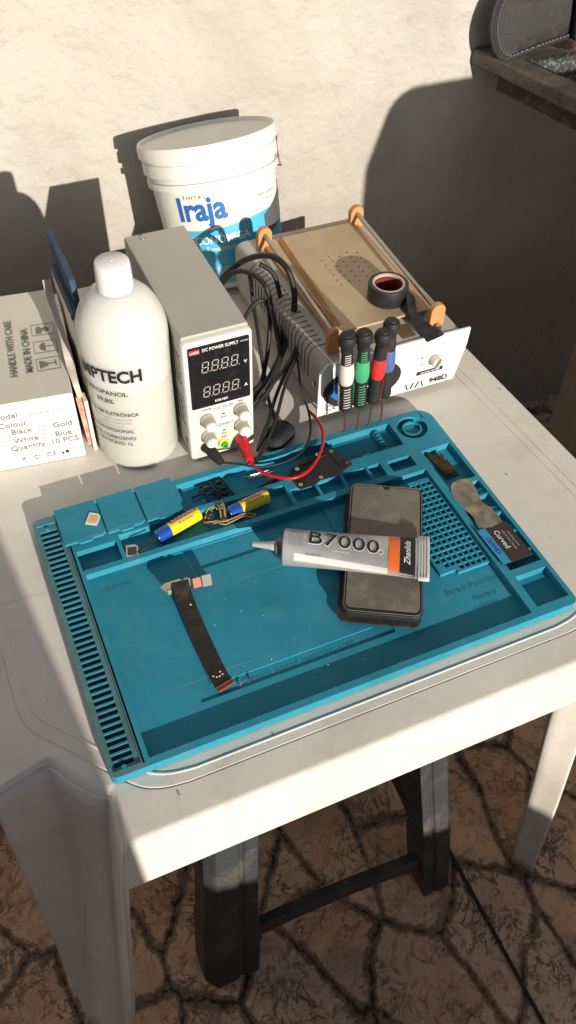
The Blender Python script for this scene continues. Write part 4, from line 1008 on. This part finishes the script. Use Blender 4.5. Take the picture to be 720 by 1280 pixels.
for i, p in enumerate(S):
    u = i/(len(S)-1); a = .9-.9*min(1,u*2.2)+.35*math.sin(u*5); w = .0095*(1-.25*math.sin(u*PI*1.2))
    tt = (S[min(i+1,len(S)-1)]-S[max(i-1,0)]).normalized(); s0 = tt.cross(Vector((0,0,1))).normalized(); u0 = s0.cross(tt)
    s_ = s0*math.cos(a)+u0*math.sin(a); nn = tt.cross(s_).normalized()
    j = .0015*((i % 3)-1) if i > len(S)-4 else 0
    rings.append([p-s_*w+tt*j, p+nn*.0012, p+s_*w-tt*j, p-nn*.0002])
b.loft(rings, TAPEB); b.build('loose_tail', t, ang=70)

# ------------------------------------------------------------------ cables
CP = {
    'c1': [(0.28, 0.54, 0.0307), (0.2964, 0.54, 0.0648), (0.3095, 0.52, 0.096), (0.3252, 0.5, 0.1159), (0.3387, 0.475, 0.1274), (0.3458, 0.45, 0.1231), (0.3499, 0.44, 0.0966), (0.3433, 0.43, 0.0643), (0.3263, 0.42, 0.0337), (0.2987, 0.3949, 0.022), (0.2744, 0.382, 0.01), (0.2481, 0.3653, 0.006)],
    'c2': [(0.2861, 0.53, 0.0578), (0.3005, 0.51, 0.0934), (0.3112, 0.48, 0.1102), (0.3166, 0.445, 0.1126), (0.3223, 0.44, 0.08), (0.3253, 0.43, 0.0524), (0.3243, 0.42, 0.0272), (0.3048, 0.3975, 0.012), (0.2846, 0.3828, 0.006)],
    'c3': [(0.2891, 0.45, 0.0486), (0.2926, 0.45, 0.0725), (0.3047, 0.45, 0.089), (0.3166, 0.45, 0.0903), (0.3235, 0.45, 0.0708), (0.3183, 0.44, 0.0415), (0.3071, 0.4228, 0.022), (0.2935, 0.4072, 0.008), (0.2761, 0.4014, 0.006), (0.2721, 0.4161, 0.02), (0.2768, 0.4268, 0.04)],
    'c4': [(0.3111, 0.48, 0.106), (0.3126, 0.475, 0.0762), (0.3057, 0.4413, 0.05), (0.3007, 0.4122, 0.02), (0.2936, 0.3803, 0.005), (0.2847, 0.34, 0.012)],
    'c5': [(0.3241, 0.48, 0.1186), (0.3399, 0.475, 0.1019), (0.3429, 0.46, 0.0668), (0.3305, 0.4301, 0.045), (0.3137, 0.4069, 0.02), (0.288, 0.3814, 0.006)],
    'l1': [(0.3486, 0.4082, 0.07), (0.3274, 0.3926, 0.05), (0.3012, 0.3772, 0.035), (0.272, 0.361, 0.022), (0.2508, 0.3493, 0.015), (0.2393, 0.3414, 0.010)],
    'l2': [(0.3454, 0.4007, 0.065), (0.3217, 0.3862, 0.045), (0.2928, 0.3572, 0.03), (0.2662, 0.3209, 0.022), (0.2479, 0.2991, 0.018)],
    'l3': [(0.3398, 0.3964, 0.055), (0.3061, 0.3613, 0.04), (0.2816, 0.3284, 0.028), (0.2614, 0.3047, 0.02), (0.2407, 0.2837, 0.018)],
    'bw': [(0.3304, 0.3837, 0.05), (0.3271, 0.363, 0.02), (0.3275, 0.3449, 0.008), (0.3129, 0.3063, 0.012), (0.2908, 0.2788, 0.016), (0.2658, 0.2708, 0.016), (0.239, 0.2728, 0.017), (0.2208, 0.2842, 0.018), (0.2028, 0.2942, 0.018)],
    'rw': [(0.2319, 0.2847, 0.018), (0.2364, 0.2663, 0.018), (0.2491, 0.2531, 0.017), (0.2665, 0.2446, 0.017), (0.286, 0.2492, 0.017), (0.3062, 0.2667, 0.017), (0.3214, 0.2913, 0.016), (0.3276, 0.3158, 0.014), (0.3280, 0.3458, 0.006)],
}
def plug(t, pts, mat, r):
    p = [Vector(q_) for q_ in pts]; b = MB(); S = spline(p, 8); n = len(S); rings = []
    up = Vector((0,0,1)); 
    for i, c in enumerate(S):
        tt = (S[min(i+1,n-1)]-S[max(i-1,0)]).normalized(); a = tt.cross(up).normalized(); bb = tt.cross(a)
        u = i/(n-1); rr = r*(1.15-.45*u)*(1+.10*(i % 2)*(u > .35))
        rings.append([c+a*rr*math.cos(2*PI*k/16)+bb*rr*math.sin(2*PI*k/16) for k in range(16)])
    b.loft(rings, mat); b.build('banana_plug', t, ang=30)
for nm, key, m_, m2, r, lab, pl in (('test_lead','bw',BLACKR,BLACKP,.0013,'thin black test lead plugged into the left power supply terminal',[(.1965,.3240,.0180),(.1990,.3130,.0185),(.2010,.3030,.0185),(.2030,.2935,.0180)]),
                                  ('test_lead','rw',REDC,REDP,.0017,'red test lead curving from the power supply onto the mat',[(.2358,.3240,.0178),(.2350,.3120,.0190),(.2335,.2980,.0190),(.2318,.2840,.0180)])):
    t = thing(nm, CP[key][0], lab, 'cable')
    b = MB(); b.tube(CP[key], r, m_, 10, 8); b.build('wire', t)
    plug(t, pl, m2, .0058 if key == 'bw' else .0062)
for key, r, lab in (('c1',.0036,'thick black power cord making the tallest loop beside the power supply'),
                    ('c2',.0031,'black power cord looping just inside the tallest loop'),
                    ('c3',.0026,'thin black cord in the small tight loop by the power supply side'),
                    ('c5',.0028,'black cord hanging close against the vented separator side'),
                    ('l1',.0019,'straight black lead reaching the right edge of the power supply'),
                    ('l2',.0021,'straight black lead slanting down to the ribbed adapter'),
                    ('l3',.0019,'straight black lead ending on the mat by the red plug')):
    b = MB(); b.tube(CP[key], r, BLACKR, 10, 8)
    if key in ('l3','l2'):
        p = Vector(CP[key][-1]); q_ = Vector(CP[key][-2]); dd = (p-q_).normalized(); b.tube([p-dd*.030, p-dd*.01, p+dd*.004], [.0030,.0026,.0018], BLACKR, 8, 3)
    tag(b.build('black_cable'), lab, 'cable', 'black cables beside the power supply')
t = thing('power_adapter', (.277,.320,.0), 'ribbed black plug adapter lying behind the mat right of the power supply', 'plug')
b = MB(); M = Matrix.Translation((.2790,.3180,.0122)) @ Matrix.Rotation(.55,4,'Z')
b.loft([[(x,y,z) for x, y in rrect(-.021+i,.021-i,-.0135+i,.0135-i,.011,6)] for z, i in ((-.0118,.003),(-.008,0),(0,.0),(.0045,.003),(.0060,.007))], BLACKP, M=M)
for k in range(8): b.box(-.0125+k*.0032,-.0110+k*.0032,-.0085,.0085,.0055,.0072,BLACKP,M)
b.build('adapter_body', t)
b = MB(); b.tube(CP['c4'], .0022, BLACKR, 10, 8); b.build('adapter_cord', t)

# ------------------------------------------------------------------ stone sink and bag on the right
t = thing('laundry_sink', (1.0,.58,.1), 'dark speckled stone sink fixed to the wall at upper right', 'sink')
def sink_pt(u, v):  # u 0..1 left to right, v 0 at wall .. 1 front
    xl = .8000+v*.098; yl = .8165-v*.46
    return (xl+u*.60, yl+u*.0)
b = MB(); zt, zb = .170, .147
U = [0,.058,.92,1]; Vv = [0,.15,.90,1]
V_ = []; F_ = []
for z in (zb, zt):
    for u in U:
        for v in Vv: V_.append((*sink_pt(u,v), z))
idx = lambda k,i,j: k*16+i*4+j
for i in range(3):
    for j in range(3):
        if i == 1 and j == 1: continue
        F_.append((idx(1,i,j),idx(1,i+1,j),idx(1,i+1,j+1),idx(1,i,j+1))); F_.append((idx(0,i,j),idx(0,i,j+1),idx(0,i+1,j+1),idx(0,i+1,j)))
for i in range(3):
    for j in (0,3): F_.append((idx(0,i,j),idx(0,i+1,j),idx(1,i+1,j),idx(1,i,j))); F_.append((idx(0,j,i),idx(0,j,i+1),idx(1,j,i+1),idx(1,j,i)))
b.add(V_, F_, STONE)
b.build('rim_slab', t, bevel=.004)
b = MB()
q4 = [sink_pt(U[1],Vv[1]), sink_pt(U[2],Vv[1]), sink_pt(U[2],Vv[2]), sink_pt(U[1],Vv[2])]; cx = sum(p[0] for p in q4)/4; cy = sum(p[1] for p in q4)/4
rings = [[(cx+(x-cx)*k, cy+(y-cy)*k, z) for x, y in q4] for k, z in ((1.0,.1705),(.99,.155),(.97,.132),(.95,.128))]
b.loft(rings, mk('wet_dark_basin',(.035,.036,.034),.25,dust=.8,dustcol=(.5,.5,.48),dscale=160), cap0=False, cap1=True); b.build('basin', t, solid=.004)
b = MB(); c4_ = [sink_pt(.028,.10), sink_pt(.97,.10), sink_pt(.97,.97), sink_pt(.028,.97)]; b.loft([[(x,y,z) for x, y in c4_] for z in (.146,.122)], BROWNS, cap0=False, cap1=False); b.build('underside', t, bevel=.003, solid=.01)
b = MB(); b.box(1.0,1.08,.55,.63,FZ,.10,BLOCKM); b.build('pedestal', t)
t = thing('tool_bag', (.88,.74,.17), 'charcoal bag panel with pale stitched rim sitting on the sink corner', 'bag')
Mg = Matrix.Translation((.8380,.7660,.1725)) @ Matrix.Rotation(-.12,4,'Z') @ Matrix.Rotation(-.22,4,'X')
out = [(-.030,.006),(-.038,.025),(-.040,.045),(-.034,.070),(-.022,.078),(.010,.074),(.045,.075),(.080,.084),(.110,.098),(.135,.102),(.140,.060),(.138,.030),(.100,.020),(.050,.010),(.010,.001),(-.015,-.004)]
ol = [ (p.x,p.y) for p in spline([Vector((x,y,0)) for x, y in out+[out[0]]], 4)][:-1]
b = MB(); cxx = .05; cyy = .045
b.loft([[(cxx+(x-cxx)*k, y_, cyy+(z-cyy)*k) for x, z in ol] for y_, k in ((.012,.97),(.006,1.0),(-.002,1.0),(-.005,.97),(-.003,.88),(-.0045,.80),(-.0050,.3))], BAGM, M=Mg); b.build('panel', t, ang=60)
b = MB(); b.tube([(x,-.0030,z) for x, z in ol]+[(ol[0][0],-.0030,ol[0][1])], .0042, BLACKP, 8, 1, Mg); b.build('rim_piping', t)
b = MB()
for i in range(0, len(ol)-1, 1):
    x0,z0 = ol[i]; x1,z1 = ol[(i+1)%len(ol)]
    k = .915; 
    f = lambda x,z,k: (cxx+(x-cxx)*k, -.0062, cyy+(z-cyy)*k)
    a = Vector(f(x0,z0,k)); c = Vector(f(x1,z1,k)); ln = (c-a).length; m_ = max(1,int(ln/.005))
    for q_ in range(m_):
        u0 = a.lerp(c,(q_+.2)/m_); u1 = a.lerp(c,(q_+.7)/m_); b.tube([u0,u1], .0008, STITCH, 5, 1, Mg)
b.build('stitching', t)
b = MB(); b.box(.085,.16,-.02,-.006,.012,.085,mk('matte_black',(.008,.008,.009),.6),Mg); b.build('pocket', t, bevel=.006)
b = MB(); b.tube([(.086,-.022,.006),(.105,-.026,.004),(.122,-.024,.010)], .0035, mk('orange_cord',(.50,.09,.02),.5), 8, 4, Mg); b.build('pull_cord', t)
b = MB(); M = Matrix.Translation((.872,.772,.2600)) @ Matrix.Rotation(-.12,4,'Z')
S = [(-.045,.0,-.003),(-.020,.004,.004),(.010,-.003,.001),(.040,.003,.006),(.075,.0,.018)]
b.tube(S, [.008,.011,.010,.012], mk('pale_cloth',(.50,.47,.42),.8,var=.3,vscale=60,bump=.002,bscale=50), 12, 6, M)
tag(b.build('rolled_cloth'), 'pale rolled cloth lying along the top of the charcoal bag', 'cloth')

# small debris on the table
b = MB()
rnd = random.Random(3)
for k in range(70):
    x = rnd.uniform(-.05,.57); y = rnd.uniform(-.03,.62); s_ = rnd.uniform(.0004,.0011)
    if -.005 < x < .456 and -.005 < y < .298: continue
    b.lathe([(s_,0),(s_*.7,s_*.6)], BLADE if k % 3 else INKG, 5, Matrix.Translation((x,y,.0004)))
for k in range(45):
    x = rnd.uniform(.04,.40); y = rnd.uniform(.01,.20); s_ = rnd.uniform(.0002,.0006)
    b.lathe([(s_,0),(s_*.7,s_*.5)], WHI if k % 2 else INKG, 5, Matrix.Translation((x,y,.0044)))
tag(b.build('crumbs'), 'tiny specks of dirt and solder scattered over table and mat', 'crumbs', kind='stuff')

# ------------------------------------------------------------------ light
dirv = Vector((-.098, 1, -.28)).normalized()
su = bpy.data.lights.new('sun', 'SUN'); su.energy = 5.8; su.angle = math.radians(.55); su.color = (1,.925,.82)
so = bpy.data.objects.new('sun', su); C.objects.link(so); so.location = (1,-4,3); so.rotation_euler = dirv.to_track_quat('-Z','Y').to_euler()
w = bpy.data.worlds.new('World'); sc.world = w; w.use_nodes = True
nt = w.node_tree; bg = nt.nodes['Background']; sk_ = nt.nodes.new('ShaderNodeTexSky'); sk_.sky_type = 'NISHITA'; sk_.sun_disc = False
sk_.sun_elevation = math.asin(-dirv.z); sk_.sun_rotation = math.radians(175); sk_.altitude = 200; sk_.dust_density = 1.2; sk_.ozone_density = 1.2
nt.links.new(sk_.outputs[0], bg.inputs[0]); bg.inputs[1].default_value = .078

# ------------------------------------------------------------------ camera
cam = bpy.data.cameras.new('camera'); co = bpy.data.objects.new('camera', cam); C.objects.link(co)
co.location = (.00242,-.32302,.67517); co.rotation_mode = 'XYZ'
co.rotation_euler = (.720554963,-.0164632,-.4073031)
cam.sensor_fit = 'VERTICAL'; cam.sensor_height = 24; cam.lens = 1083.288/1280*24; cam.clip_start = .01; cam.clip_end = 200
sc.camera = co
sc.view_settings.view_transform = 'Standard'; sc.view_settings.look = 'None'; sc.view_settings.exposure = 0
